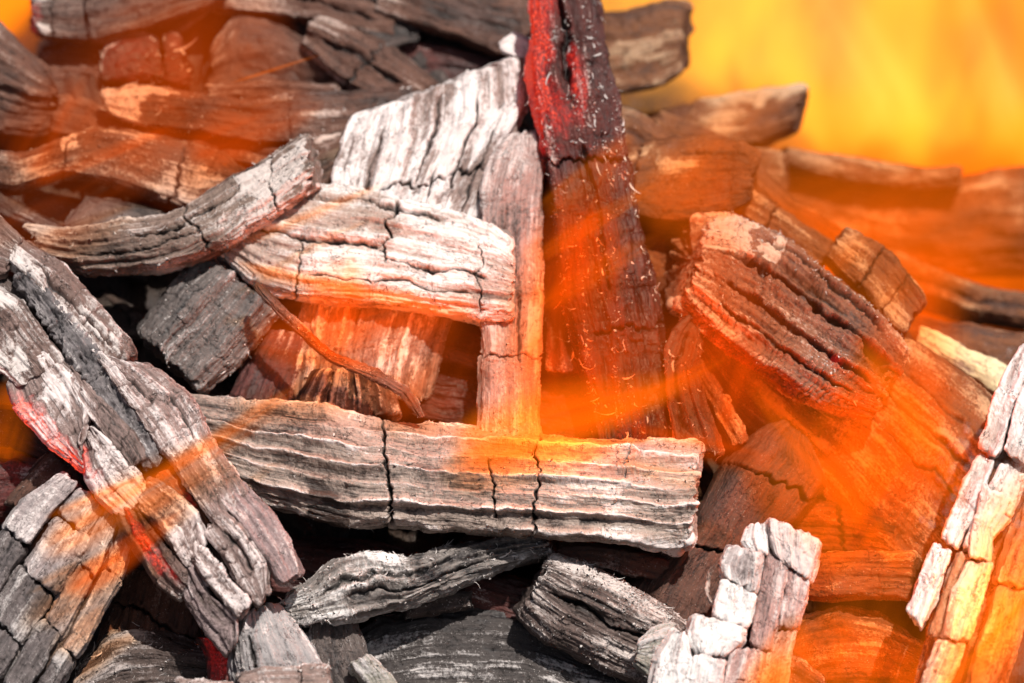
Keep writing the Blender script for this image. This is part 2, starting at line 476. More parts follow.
def flakes_mesh(ex, n, size, r, parent):
    """thin curled flakes of ash lifting from crests and edges, joined in one mesh"""
    pos, nr, rd, B, v = ex['pos'], ex['nr'], ex['rd'], ex['B'], ex['v']
    nu, nv = pos.shape[:2]
    w = np.clip(rd + .25, .02, 1) ** 2 * (B < .55) * np.clip(ex['ash'] * 1.6 - .1, .15, 1.4)
    edge = np.exp(-v * nv / 3)[None] + np.exp(-(1 - v) * nv / 3)[None]
    w = (w * (.35 + .65 * (fbm(np.arange(nu)[:, None] / 22, np.arange(nv)[None] / 22, seed=3) > .05)) + edge * (B < .6) * 1.0).ravel()
    idx = r.choice(len(w), n, p=w / w.sum())
    i, j = idx // nv, idx % nv
    p = pos[i, j]; nn = nr[i, j]
    tv = pos[i, np.minimum(j + 2, nv - 1)] - pos[i, np.maximum(j - 2, 0)]
    tv /= np.linalg.norm(tv, axis=1, keepdims=True) + 1e-9
    bt = np.cross(nn, tv)
    ang = r.normal(0, .55, n)[:, None]
    d = tv * np.cos(ang) + bt * np.sin(ang)
    sd = np.cross(nn, d)
    L = (size * r.gamma(2.2, .42, n) * S)[:, None]; W = (r.uniform(.45, 1.25, n) * S)[:, None] * (size / 4)
    lift = r.uniform(.05, .8, n)[:, None]; curl = r.normal(0, 1.1, n)[:, None]
    vs = []
    K = 5
    for k in range(K):
        t = k / (K - 1)
        dd = d * np.cos(curl * t) + sd * np.sin(curl * t)
        c = p + dd * L * t + nn * (lift * L * t * t - .15 * S)
        ww = W * (1 - .75 * t) * (.5 + .5 * min(1, t * 3))
        tw = sd * .8 + nn * .6
        vs += [c - tw * ww, c + tw * ww]
    V = np.stack(vs, 1).reshape(-1, 3)
    q = np.array([[2 * k, 2 * k + 1, 2 * k + 3, 2 * k + 2] for k in range(K - 1)])
    F = (np.arange(n)[:, None, None] * 2 * K + q[None]).reshape(-1, 4)
    m = n * 4                                    # crumbs of ash between the flakes
    idx = r.choice(len(w), m, p=w / w.sum()); i, j = idx // nv, idx % nv
    c = pos[i, j] + nr[i, j] * .2 * S
    oct_ = np.array([(1, 0, 0), (0, 1, 0), (-1, 0, 0), (0, -1, 0), (0, 0, 1), (0, 0, -1)], float)
    R_ = r.normal(0, 1, (m, 3, 3)); R_ /= np.linalg.norm(R_, axis=2, keepdims=True)
    sz = np.minimum(r.gamma(1.3, .42, m), 2.6) * S
    CV = (c[:, None] + np.einsum('ki,mij->mkj', oct_ * (1 + .0), R_) * sz[:, None, None]).reshape(-1, 3)
    tri = np.array([(0, 1, 4, 4), (1, 2, 4, 4), (2, 3, 4, 4), (3, 0, 4, 4)])
    qd = np.array([(0, 1, 2, 3)])
    fq = np.array([(0, 1, 2, 4), (0, 4, 2, 3), (0, 5, 2, 1), (0, 3, 2, 5)])
    F = np.vstack([F, (np.arange(m)[:, None, None] * 6 + len(V) + fq[None]).reshape(-1, 4)])
    V = np.vstack([V, CV])
    ob = link_mesh('ash_flakes', V, F, mat=flake_m, parent=parent)
    ob['kind'] = 'stuff'
    return ob

_seed = [100]
def piece(name, label, P, Q, mat=M_GREY, parent=None, cat='charcoal', group=None, part_label=None, **kw):
    _seed[0] += 1
    kw.setdefault('seed', _seed[0])
    V, F, at, fib, ex = build_arrays(P, Q, **kw)
    ob = link_mesh(name, V, F, at, fib, char_mat(**mat), parent)
    if parent is None:
        ob['label'] = label; ob['category'] = cat
        if group: ob['group'] = group
    elif label:
        ob['label'] = label
    nf = kw.get('flakes', 0)
    if nf and parent is None:
        flakes_mesh(ex, nf, kw.get('fl', 4.0), np.random.default_rng(_seed[0]), ob)
    return ob, ex

def thing(name, label, x, y, h, cat='charcoal', group=None):
    e = bpy.data.objects.new(name, None); col.objects.link(e)
    e.location = Vector(to_world(np.array([float(x)]), np.array([float(y)]), np.array([zbase(float(y)) - h]))[0])
    e.empty_display_size = .01
    e['label'] = label; e['category'] = cat
    if group: e['group'] = group
    return e

def block(parent, P, Q, h, mat=M_PALE, flakes=0, label=None, **kw):
    """one cracked-off block of a log: a part with edges of its own; h = height (number or (hP, hQ))"""
    hp, hq = h if isinstance(h, tuple) else (h, h)
    kw.setdefault('sec', 'block'); kw.setdefault('T', (0, 3, 34)); kw.setdefault('rag', 4); kw.setdefault('wob', 1.3)
    kw.setdefault('ridge', (11, 1.2, 10)); kw.setdefault('lump', 2.4); kw.setdefault('capn', 3.5); kw.setdefault('step', 1.2); kw.setdefault('terr', 1.0)
    ob, ex = piece('block', label, [(x, y, hp) for x, y in P], [(x, y, hq) for x, y in Q], mat=mat, parent=parent, **kw)
    if flakes:
        flakes_mesh(ex, flakes, kw.get('fl', 3.2), np.random.default_rng(_seed[0]), ob)
    return ob

def blocks_log(parent, P, Q, h, lanes, breaks, dome=10, mat=M_PALE, gap=.012, flakes=0, matfn=None, **kw):
    t = np.linspace(0, 1, 80)
    Pm = rail([(x, y, 0) for x, y in P], t); Qm = rail([(x, y, 0) for x, y in Q], t)
    r = np.random.default_rng(_seed[0] * 7 + 1)
    for li in range(len(lanes) - 1):
        a0, a1 = lanes[li] + gap, lanes[li + 1] - gap
        br = breaks[li]
        for bi in range(len(br) - 1):
            v0, v1 = br[bi] + .006, br[bi + 1] - .006
            ts = np.linspace(v0, v1, 5)
            sk = r.uniform(-.02, .02)
            def at_(a, tt):
                k = np.clip(tt, 0, 1)
                p = np.stack([np.interp(k, t, Pm[:, c]) + (np.interp(k, t, Qm[:, c]) - np.interp(k, t, Pm[:, c])) * a for c in (0, 1)], 1)
                return [tuple(x) for x in p]
            w0 = r.uniform(-.02, .02); w1 = r.uniform(-.02, .02)
            hd = lambda a: h + dome * (1 - (2 * a - 1) ** 2)
            hh = r.uniform(-3, 3)
            mm = matfn(a0, v0) if matfn else mat
            block(parent, at_(a0 + w0, ts + sk), at_(a1 + w1, ts - sk), (hd(a0) + hh, hd(a1) + hh + r.uniform(-3, 3)), mat=mm, flakes=flakes, **kw)


def _front(a, b, up):
    k = int(np.argmax(a)); i0 = int(np.argmin(np.where(np.arange(len(a)) <= k, a, 9)))
    aa = np.maximum.accumulate(a[i0:k + 1]); return aa + np.arange(len(aa)) * 1e-7, up[i0:k + 1]

def H(pts, h):
    return [(x, y, h) if len((x, y)) == 2 else (x, y, h) for x, y in pts] if not hasattr(h, '__len__') else [(p[0], p[1], hh) for p, hh in zip(pts, np.interp(np.linspace(0, 1, len(pts)), np.linspace(0, 1, len(h)), h))]

# ------------------------------------------------------------------ ground and the mass of charcoal below
def ground():
    n = 120
    g = np.linspace(-1, 1, n); g = np.sign(g) * np.abs(g) ** 3 * 60
    X, Y = np.meshgrid(g, g, indexing='ij')
    Z = .004 * fbm(X * 9, Y * 9, seed=5) * (np.hypot(X, Y) < 4)
    V = np.stack([X.ravel(), Y.ravel(), Z.ravel() - .03], 1)
    i, j = np.meshgrid(np.arange(n - 1), np.arange(n - 1), indexing='ij')
    F = np.stack([i * n + j, (i + 1) * n + j, (i + 1) * n + j + 1, i * n + j + 1], -1).reshape(-1, 4)
    m = bpy.data.materials.new("ash_soil"); m.use_nodes = True; nt = m.node_tree
    tc = N(nt, 'ShaderNodeTexCoord'); no = N(nt, 'ShaderNodeTexNoise'); no.inputs['Scale'].default_value = 35; no.inputs['Detail'].default_value = 6
    nt.links.new(tc.outputs['Object'], no.inputs[0])
    nt.links.new(mixc(nt, no.outputs[0], (.03, .022, .016), (.14, .11, .085)), nt.nodes['Principled BSDF'].inputs['Base Color'])
    nt.nodes['Principled BSDF'].inputs['Roughness'].default_value = .95
    o = link_mesh('ground', V, F, mat=m, origin=np.zeros(3)); o['kind'] = 'structure'
ground()

def skyline(x):
    """photo row of the heap's top edge"""
    return np.interp(x, [-400, -20, 30, 60, 120, 540, 590, 640, 760, 820, 1100, 1500], [110, 90, 74, 0, -140, -120, 120, 150, 175, 190, 190, 200])

def bed():
    xs = np.arange(-420, 1460, 7.0); ys = np.arange(-220, 1150, 7.0)
    X, Y = np.meshgrid(xs, ys, indexing='ij')
    Z = zbase(Y) + 78 + 26 * fbm(X / 60, Y / 60, seed=8, octv=3)
    Z = Z + 360 * sstep(690, 860, X) * (1 - sstep(270, 400, Y))
    over = np.maximum(0, skyline(X) - Y + 10 * fbm(X / 40, Y / 40, seed=9))
    Z = Z + over * 6.0
    Z = Z + np.maximum(0, X - 1200) * 1.5 + np.maximum(0, -150 - X) * 1.5 - np.maximum(0, Y - 720) * .9
    V = to_world(X.ravel(), Y.ravel(), Z.ravel())
    V[:, 2] = np.maximum(V[:, 2], -.034)
    n, m = X.shape
    i, j = np.meshgrid(np.arange(n - 1), np.arange(m - 1), indexing='ij')
    F = np.stack([i * m + j, i * m + j + 1, (i + 1) * m + j + 1, (i + 1) * m + j], -1).reshape(-1, 4)
    VV, FF = [V], [F]; AT = {'ash': [np.full(len(V), .05)], 'crk': [np.zeros(len(V))], 'glow': [np.zeros(len(V))]}
    FB = [np.stack([X.ravel(), Y.ravel(), 0 * X.ravel()], 1)]
    r = np.random.default_rng(21); base = len(V)
    k = 0
    while k < 170:
        x = r.uniform(-250, 1250); y = r.uniform(-150, 900)
        if y < skyline(x) + 35: continue
        k += 1
        L = r.uniform(60, 190); w = r.uniform(28, 70); an = r.uniform(0, math.pi)
        hh = r.uniform(-70, -34)
        if x > 720 and y < 390: continue
        dx, dy = math.cos(an) * L / 2, math.sin(an) * L / 2; nx, ny = -math.sin(an) * w / 2, math.cos(an) * w / 2
        t1, t2 = r.uniform(-18, 18, 2); s1, s2, s3 = r.uniform(-.2, .2, 3)
        P = [(x - dx + nx, y - dy + ny, hh + t1), (x + nx * (1 + s1) * 1.1, y + ny, hh), (x + dx + nx * (1 + s2), y + dy + ny, hh - t1)]
        Q = [(x - dx - nx, y - dy - ny, hh + t1 + t2), (x - nx * (1 + s3), y - ny, hh + t2), (x + dx - nx, y + dy - ny, hh - t1 + t2)]
        v_, f_, a_, b_, _ = build_arrays(P, Q, step=3.4, seed=900 + k, T=(0, 5, r.uniform(30, 55)), sec=['slab', 'box', 'round', 'roofL'][k % 4], ash=r.uniform(.0, .3), rag=7, lump=4,
                                         check=(18, 40, 3, 3) if k % 3 == 0 else None)
        VV.append(v_); FF.append(f_ + base); base += len(v_); FB.append(b_)
        for q in AT: AT[q].append(a_[q])
    o = link_mesh('charcoal_bed', np.vstack(VV), np.vstack(FF), {q: np.concatenate(AT[q]) for q in AT}, np.vstack(FB), char_mat(**M_DARK))
    o['kind'] = 'stuff'; o['label'] = 'dark heap of broken charcoal filling the gaps under the burning sticks'; o['category'] = 'charcoal heap'
bed()

# ------------------------------------------------------------------ pieces at the back, top of the frame
piece('charcoal_log', 'long grey log cut off by the top left edge of the photo',
      H([(32, -6), (60, -14), (120, -26), (220, -40)], 12), H([(30, 26), (45, 37), (90, 41), (145, 28), (225, -6)], 8), T=(4, 10, 40),
      cracks=[(.28, 3, 3, 6), (.12, 3, 2.5, 5)], ash=0.33, ridge=(20, 2.5, 8), rag=9, glow=[(.6, 0, .5, .06, .5)], patch=[(.85, .08, .2, .06, .5)])
piece('charcoal_lump', 'dark rounded lump with a knot hole left of the red white-rimmed piece',
      H([(36, 45), (60, 38), (100, 46)], -25), H([(32, 118), (60, 130), (112, 122)], -25), mat=M_BROWN, sec='round', ash=0.21, lump=6, T=(4, 6, 46), step=1.8)
piece('charcoal_block', 'grey topped block at the upper left edge above a rusty brown face',
      H([(-30, 4), (0, 20), (22, 40), (46, 62), (52, 80)], [20, 18, 8]), H([(-34, 132), (0, 130), (30, 130), (52, 126), (62, 112)], [0, 0, -5]), mat=M_BROWN,
      sec=[(0, .5), (.04, .2), (.5, 0), (.56, .03), (.62, .22), (.95, .4), (1, .6), (.8, 1), (.1, 1)], T=(6, 12, 56), ash=0.39, ridge=(13, 2.5, 8), lump=4, rag=8)
piece('charcoal_piece', 'red brown stub with a thin white ash rim behind the white-tipped stick',
      H([(100, 72), (104, 45), (118, 31), (140, 29), (152, 36)], 0), H([(104, 84), (120, 88), (140, 88), (158, 88), (166, 86)], 0), mat=M_RED, T=(4, -5, 40), sec='round',
      ash=0.09, endash=.3, ridge=(14, 1.2, 6), glow=[(.5, .5, .5, .5, .12)], flakes=40, fl=5, patch=[(.05, .4, .12, .6, .6)])
piece('charcoal_piece', 'narrow brown stub with a white curl on its tip beside the rimmed red one',
      H([(164, 36), (170, 34), (178, 36)], -2), H([(164, 90), (178, 92), (192, 88)], -4), mat=M_RED, T=(4, -4, 36), ash=0.08, patch=[(.05, .5, .15, .5, .5)], flakes=14, fl=9)
piece('charcoal_wedge', 'broad brown wedge with a pale ridge under the top edge of the heap',
      H([(214, 40), (236, 8), (270, 14), (330, 48), (392, 84)], -30), H([(204, 92), (240, 98), (290, 98), (340, 100), (392, 104)], -44), mat=M_BROWN, T=(0, 10, 40), sec='roofL', ash=0.21, kp=.5, lump=5, step=1.7)
piece('charcoal_log', 'weathered grey brown log slanting down toward the white slab from the top',
      H([(318, 12), (350, 22), (400, 48), (440, 78)], -10), H([(300, 42), (330, 70), (372, 96), (400, 112)], -14), mat=M_BROWN, T=(0, 10, 44), ash=0.37, cracks=[(.5, 4, 3, 6)], splits=[(.55, .1, .9, 4, 7)], ridge=(14, 3, 10), step=1.6)
piece('charcoal_log', 'soft focus dark plank along the top edge left of the red stick',
      H([(380, -30), (440, -22), (540, -10)], -20), H([(378, 8), (440, 30), (536, 66)], -24), mat=M_BROWN, T=(0, 10, 44), ash=0.25, step=1.8)
piece('charcoal_log', 'dark red brown chunk in the hollow above the white slab',
      H([(372, 30), (420, 34), (500, 50)], -52), H([(380, 96), (430, 92), (510, 90)], -60), mat=M_RED, T=(0, 10, 44), ash=0.08, step=2)
piece('charcoal_log', 'faded plank crossing the top edge above the brown wedge',
      H([(200, -30), (300, -14), (400, 4)], -30), H([(214, 8), (300, 16), (392, 34)], -34), mat=M_BROWN, T=(0, 8, 40), ash=0.31, step=1.8, splits=[(.5, .1, .9, 4, 6)])
piece('charcoal_chip', 'small pale chip on top of the white slab beside the red stick',
      H([(503, 40), (512, 30), (528, 34)], 34), H([(498, 52), (512, 56), (530, 62)], 34), T=(3, 5, 20), mat=M_PALE, ash=.6, step=1.1)
piece('charcoal_stick', 'long stick with a bright white ash tip at its left end',
      H([(99, 87), (130, 82), (200, 90), (290, 91), (410, 84)], [26, 20, 8]), H([(110, 114), (135, 124), (200, 132), (290, 142), (412, 132)], [26, 20, 8]), mat=M_BROWN,
      T=(4, 10, 36), ash=0.15, ridge=(10, 1.6, 14), patch=[(.45, .0, .9, .17, 1.3), (.1, .3, .12, .3, .3)], flakes=160, fl=4, cracks=[(.6, 3, 2, 4)], taper=(.15, 0))
piece('charcoal_stick', 'thin dark sliver lying behind the long white-tipped stick',
      H([(205, 82), (260, 80), (340, 84)], 0), H([(208, 96), (270, 98), (340, 100)], 0), mat=M_BROWN, T=(0, 6, 24), ash=0.27)
piece('charcoal_stick', 'narrow light brown lath below the long white-tipped stick',
      H([(150, 134), (220, 138), (300, 146)], 2), H([(150, 150), (220, 158), (300, 164)], 0), mat=M_BROWN, T=(0, 6, 26), ash=0.43, splits=[(.5, .0, .9, 2, 4)])
piece('charcoal_piece', 'flat wedge with a glowing edge between the two upper left logs',
      H([(60, 92), (90, 96), (130, 118)], -10), H([(50, 130), (90, 140), (140, 150)], -14), mat=M_BROWN, T=(0, 6, 30), ash=0.27)
piece('charcoal_log', 'arched grey brown log with long ridges crossing the left side',
      H([(-30, 146), (20, 148), (60, 134), (98, 122), (160, 130), (215, 146), (245, 168)], [24, 40, 40, 30]), H([(-30, 180), (20, 184), (62, 172), (110, 178), (160, 196), (196, 208), (226, 190)], [18, 34, 36, 24]), mat=M_BROWN,
      T=(0, 14, 46), ash=0.41, ridge=(9, 2.6, 22), kc=.3, cracks=[(.36, 3, 2.5, 5), (.78, 4, 2.5, 5)], patch=[(.25, .36, .3, .03, .45)], rag=6, flakes=60, fl=3)
piece('charcoal_piece', 'small grey chunk tucked between the arched log and the crossing stick',
      H([(66, 222), (86, 194), (120, 196), (160, 206)], 24), H([(70, 232), (96, 236), (130, 236), (164, 232)], 24), mat=M_BLUE, T=(0, 6, 34), ash=0.31, ridge=(12, 2, 8))
piece('charcoal_stick', 'short dark stick poking out at the left edge below the arched log',
      H([(-20, 174), (20, 200), (66, 226)], 14), H([(-24, 200), (10, 218), (56, 240)], 10), mat=M_DARK, T=(0, 6, 30), ash=0.11)
piece('charcoal_piece', 'orange brown nugget under the arched log by the crossing stick',
      H([(206, 160), (226, 156), (246, 166)], 30), H([(206, 206), (226, 204), (246, 192)], 26), mat=M_ORNG, T=(0, 6, 30), ash=.3, lump=4, ridge=(8, 2.5, 3))
piece('charcoal_piece', 'crumbly tan piece wedged behind the tip of the crossing stick',
      H([(300, 146), (318, 132), (344, 126)], 30), H([(296, 196), (318, 190), (336, 182)], 28), mat=dict(M_BROWN, brown=(.2, .12, .07)), T=(0, 6, 34), ash=0.29, lump=4, ridge=(9, 3, 3))

# right side at the back
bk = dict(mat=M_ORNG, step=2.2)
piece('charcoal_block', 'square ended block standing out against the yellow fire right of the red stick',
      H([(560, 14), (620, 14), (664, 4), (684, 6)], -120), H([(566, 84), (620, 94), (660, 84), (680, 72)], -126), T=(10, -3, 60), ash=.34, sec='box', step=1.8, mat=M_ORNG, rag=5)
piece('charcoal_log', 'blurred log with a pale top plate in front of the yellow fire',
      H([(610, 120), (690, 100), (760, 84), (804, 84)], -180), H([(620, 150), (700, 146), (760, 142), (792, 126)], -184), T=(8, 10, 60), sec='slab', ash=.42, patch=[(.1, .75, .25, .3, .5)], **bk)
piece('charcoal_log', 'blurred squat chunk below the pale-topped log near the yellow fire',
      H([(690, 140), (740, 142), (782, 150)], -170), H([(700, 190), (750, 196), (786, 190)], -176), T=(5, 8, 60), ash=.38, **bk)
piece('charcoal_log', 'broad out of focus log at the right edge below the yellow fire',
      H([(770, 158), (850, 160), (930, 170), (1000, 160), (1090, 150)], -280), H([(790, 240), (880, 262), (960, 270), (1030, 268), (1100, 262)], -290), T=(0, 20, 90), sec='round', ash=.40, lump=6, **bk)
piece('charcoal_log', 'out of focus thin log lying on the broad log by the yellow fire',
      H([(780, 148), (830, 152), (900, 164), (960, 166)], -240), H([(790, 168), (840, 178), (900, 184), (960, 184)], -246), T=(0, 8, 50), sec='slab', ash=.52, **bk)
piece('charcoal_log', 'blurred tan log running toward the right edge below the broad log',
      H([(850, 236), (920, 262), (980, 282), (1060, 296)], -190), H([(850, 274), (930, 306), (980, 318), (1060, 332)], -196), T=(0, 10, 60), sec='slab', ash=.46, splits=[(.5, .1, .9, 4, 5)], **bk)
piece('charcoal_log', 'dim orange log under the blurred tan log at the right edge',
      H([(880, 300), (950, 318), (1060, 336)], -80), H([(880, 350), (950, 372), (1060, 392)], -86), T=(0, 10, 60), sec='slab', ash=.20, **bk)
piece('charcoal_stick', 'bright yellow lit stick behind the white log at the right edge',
      H([(920, 322), (960, 340), (1000, 358), (1050, 384)], -40), H([(918, 342), (950, 364), (990, 388), (1040, 420)], -44), T=(0, 8, 36), ash=.95, mat=dict(M_PALE, ashc=(.85, .72, .45)), step=1.8)  # yellow firelight is put into the ash colour
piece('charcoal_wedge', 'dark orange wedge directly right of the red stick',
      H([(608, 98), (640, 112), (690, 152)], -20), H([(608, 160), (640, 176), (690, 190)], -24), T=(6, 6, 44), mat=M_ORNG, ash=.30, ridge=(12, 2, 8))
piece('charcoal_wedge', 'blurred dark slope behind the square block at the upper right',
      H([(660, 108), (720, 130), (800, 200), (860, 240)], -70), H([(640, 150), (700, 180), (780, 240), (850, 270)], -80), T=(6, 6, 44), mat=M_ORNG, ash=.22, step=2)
piece('charcoal_block', 'squarish brown block with a cracked flat top right of the red stick',
      H([(618, 152), (654, 140), (700, 136), (736, 142), (757, 152)], [24, 30, 34]), H([(620, 212), (660, 222), (700, 222), (730, 214), (748, 204)], [30, 36, 40]), mat=M_ORNG,
      sec=[(0, .75), (.1, .5), (.42, .04), (.48, 0), (.9, .02), (.97, .08), (1, .25), (.95, .9), (.5, 1), (.1, .95)], T=(6, -6, 60), ash=.30, step=1.2, ridge=(10, 1.5, 14),
      splits=[(.2, .35, .95, 3.5, 6)], cracks=[(.12, 5, 3, 5, 0, .5)], patch=[(.15, .1, .2, .1, .4)])
piece('charcoal_stick', 'cracked orange brown stick slanting between the square block and the small cracked block',
      H([(745, 180), (780, 204), (836, 246)], 6), H([(730, 205), (770, 236), (818, 268)], 4), mat=M_ORNG, T=(0, 8, 40), ash=.38, cracks=[(.35, 3, 3, 6)], ridge=(10, 2, 10))
piece('charcoal_block', 'small tilted block with a dark crack above the big ridged log',
      H([(847, 224), (880, 244), (908, 274), (926, 300)], 30), H([(826, 254), (856, 284), (886, 318), (904, 334)], 30), mat=M_ORNG, T=(-6, 8, 46), ash=.44, cracks=[(.42, 3, 3, 6), (.7, 3, 2, 4)], sec='box', ridge=(9, 1.6, 10))
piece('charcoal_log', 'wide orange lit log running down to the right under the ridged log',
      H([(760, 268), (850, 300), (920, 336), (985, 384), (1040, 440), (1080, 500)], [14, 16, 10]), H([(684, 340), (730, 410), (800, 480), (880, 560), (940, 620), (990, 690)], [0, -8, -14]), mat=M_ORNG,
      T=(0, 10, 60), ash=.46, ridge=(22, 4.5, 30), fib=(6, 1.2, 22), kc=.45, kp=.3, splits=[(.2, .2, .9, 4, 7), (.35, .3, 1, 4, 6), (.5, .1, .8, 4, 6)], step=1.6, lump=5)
piece('charcoal_wedge', 'dim striped slope between the red stick and the ridged log',
      H([(616, 205), (660, 214), (730, 216)], -12), H([(640, 330), (660, 340), (700, 330)], -20), mat=M_ORNG, T=(0, 6, 44), ash=.26, ridge=(10, 2, 10), step=1.7)

piece('charcoal_log', 'large deeply ridged log with a white ash patch on its square left end',
      H([(712, 214), (745, 213), (790, 232), (835, 266), (885, 308), (914, 352)], [66, 70, 66, 50]), H([(692, 300), (720, 330), (770, 368), (815, 396), (846, 410), (876, 416)], [84, 86, 84, 62]), mat=dict(M_BROWN, ash2=(.25, .10, .055), ashc=(.62, .42, .32), brown=(.12, .042, .022)),
      T=(-34, 10, 74), sec='slab', ash=.36, ridge=(23, 8.5, 12), kc=.45, kp=.3, terr=2.8, check=(9, 8, 1.6, 2.2), rag=10, endash=.3, flakes=260, fl=3.5, step=1.0,
      splits=[(.36, .04, .97, 6, 15), (.62, .1, .95, 5, 11), (.15, .2, .9, 4, 7), (.82, .1, .9, 3.5, 7)], patch=[(.20, .13, .20, .13, 2.2), (.18, .30, .13, .06, 1.6), (.85, .15, .18, .22, .25)], glow=[(.66, .72, .06, .04, .5)], lump=5)
piece('charcoal_stub', 'small split stub with white curled edges below the end of the ridged log',
      H([(690, 312), (672, 328), (665, 352), (668, 400), (676, 452)], 60), H([(700, 318), (702, 340), (694, 372), (704, 410), (722, 452)], 60), mat=M_BROWN,
      T=(4, 4, 34), sec='bowl', ash=.26, flakes=50, fl=6, ridge=(8, 2.5, 8), splits=[(.4, .1, .9, 4, 9)], patch=[(.3, .42, .12, .06, .8)])
piece('charcoal_splinter', 'thin orange edged splinter leaning beside the split stub',
      H([(700, 352), (724, 392), (748, 440)], 34), H([(690, 362), (708, 402), (732, 448)], 30), mat=M_ORNG, T=(0, 4, 20), ash=.45)
piece('charcoal_block', 'smooth brown block with a jagged crack right of the white ribbed log',
      H([(780, 414), (748, 432), (715, 464), (688, 520), (640, 590), (620, 640)], [40, 42, 36]), H([(808, 440), (824, 482), (790, 524), (752, 570), (730, 620), (715, 660)], [30, 30, 30]), mat=dict(M_BROWN, gloss=.55),
      T=(6, 6, 60), sec='flat', ash=.27, bundle=.35, iso=.6, kc=.1, ks=.2, kp=.15, ridge=(20, .6, 12), fib=(3, .4, 25), terr=.4, lump=1.5,
      cracks=[(.27, 9, 3.0, 9), (.60, 7, 3.0, 8)], rag=4, step=1.2)
piece('charcoal_piece', 'dark striped chunk in the shadow below the end of the ribbed log',
      H([(660, 540), (636, 566), (610, 600)], 22), H([(712, 556), (722, 600), (700, 640)], 18), mat=M_BROWN, T=(4, 4, 40), ash=.26, sec='roofL', ridge=(10, 1.5, 12))
piece('charcoal_stick', 'lit orange brown stick with a square right end below the wide orange log',
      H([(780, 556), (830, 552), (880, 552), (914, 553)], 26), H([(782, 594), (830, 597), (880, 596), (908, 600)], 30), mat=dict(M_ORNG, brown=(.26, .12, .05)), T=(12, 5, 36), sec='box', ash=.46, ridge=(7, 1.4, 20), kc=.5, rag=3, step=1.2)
piece('charcoal_plank', 'dull orange plank behind the square ended stick at the lower right',
      H([(790, 490), (850, 492), (930, 510)], -6), H([(800, 556), (860, 562), (940, 580)], -10), mat=M_ORNG, T=(0, 5, 36), ash=.12, cracks=[(.3, 3, 3, 5)])
piece('charcoal_lump', 'rounded orange lump at the bottom edge between two white logs',
      H([(770, 640), (800, 610), (840, 600), (880, 606), (930, 640)], 26), H([(770, 720), (820, 730), (880, 730), (940, 720)], 26), mat=M_ORNG, T=(0, 6, 50), sec='roofL', ash=.36, lump=4, ridge=(14, 1.5, 8), step=1.6)
piece('charcoal_chip', 'small brown chip at the bottom edge beside the white blocky stick',
      H([(776, 650), (800, 655), (826, 676)], 60), H([(770, 700), (795, 705), (820, 710)], 60), mat=M_BROWN, T=(2, 4, 24), ash=.4, flakes=14)

# ------------------------------------------------------------------ middle of the heap
piece('charcoal_log', 'dark red log lying deep in the gap behind the red stick',
      H([(420, 318), (480, 318), (560, 322), (660, 330)], -8), H([(420, 352), (480, 354), (560, 362), (660, 372)], -10), mat=M_RED, T=(0, 8, 44), ash=.12)
piece('charcoal_log', 'dim red brown log in the hollow above the white ribbed log',
      H([(400, 366), (470, 372), (560, 376), (690, 386)], 6), H([(400, 412), (480, 430), (560, 440), (690, 452)], 2), mat=M_RED, T=(0, 8, 44), ash=.15)
piece('charcoal_stick', 'thin reddish bar in the hollow left of the narrow upright slab',
      H([(425, 336), (450, 344), (490, 356)], 16), H([(424, 350), (448, 358), (490, 372)], 12), mat=M_RED, T=(0, 5, 20), ash=.20)
piece('charcoal_slab', 'big pale slab with dark grain cracks fanning down from the top centre',
      H([(350, 122), (334, 168), (321, 220), (302, 290), (290, 350), (284, 400)], [56, 62, 50, 22]), H([(526, 52), (532, 100), (500, 172), (466, 270), (440, 345), (428, 400)], [50, 60, 50, 22]), mat=M_PALE,
      T=(6, -4, 48), sec='slab', ash=.80, ridge=(15, 2.8, 14), crest=-1, kc=.30, kp=.45, terr=2.6, rag=5, step=1.1, flakes=160, fl=3.2, lump=3.5,
      splits=[(.22, .03, .36, 3, 7), (.50, .0, .34, 3.4, 8), (.72, .02, .40, 4, 9), (.60, .22, .5, 3, 6), (.12, .2, .5, 3, 6), (.40, .3, .8, 3, 5), (.85, .1, .6, 3, 6)],
      cracks=[(.30, 9, 3.2, 7, .32, .95)], patch=[(.9, .42, .2, .12, -.2), (.5, .85, .9, .30, -.30)], glow=[(.93, .22, .04, .06, .5)])
piece('charcoal_slab', 'narrow upright slab with a rounded top beside the red stick',
      H([(506, 136), (488, 160), (478, 200), (478, 290), (476, 360), (474, 440)], [74, 74, 68]), H([(538, 130), (544, 160), (540, 210), (541, 290), (538, 360), (539, 440)], [72, 72, 66]), mat=dict(M_PALE, ash2=(.34, .24, .22), ashc=(.66, .58, .56)),
      T=(6, 0, 40), ash=.46, ridge=(12, 1.8, 16), kp=.35, cracks=[(.72, 5, 2.2, 5)], splits=[(.35, .3, .6, 2.5, 5), (.7, .5, .8, 2.5, 5)], flakes=130, fl=3.2, step=1.1, sec='slab')
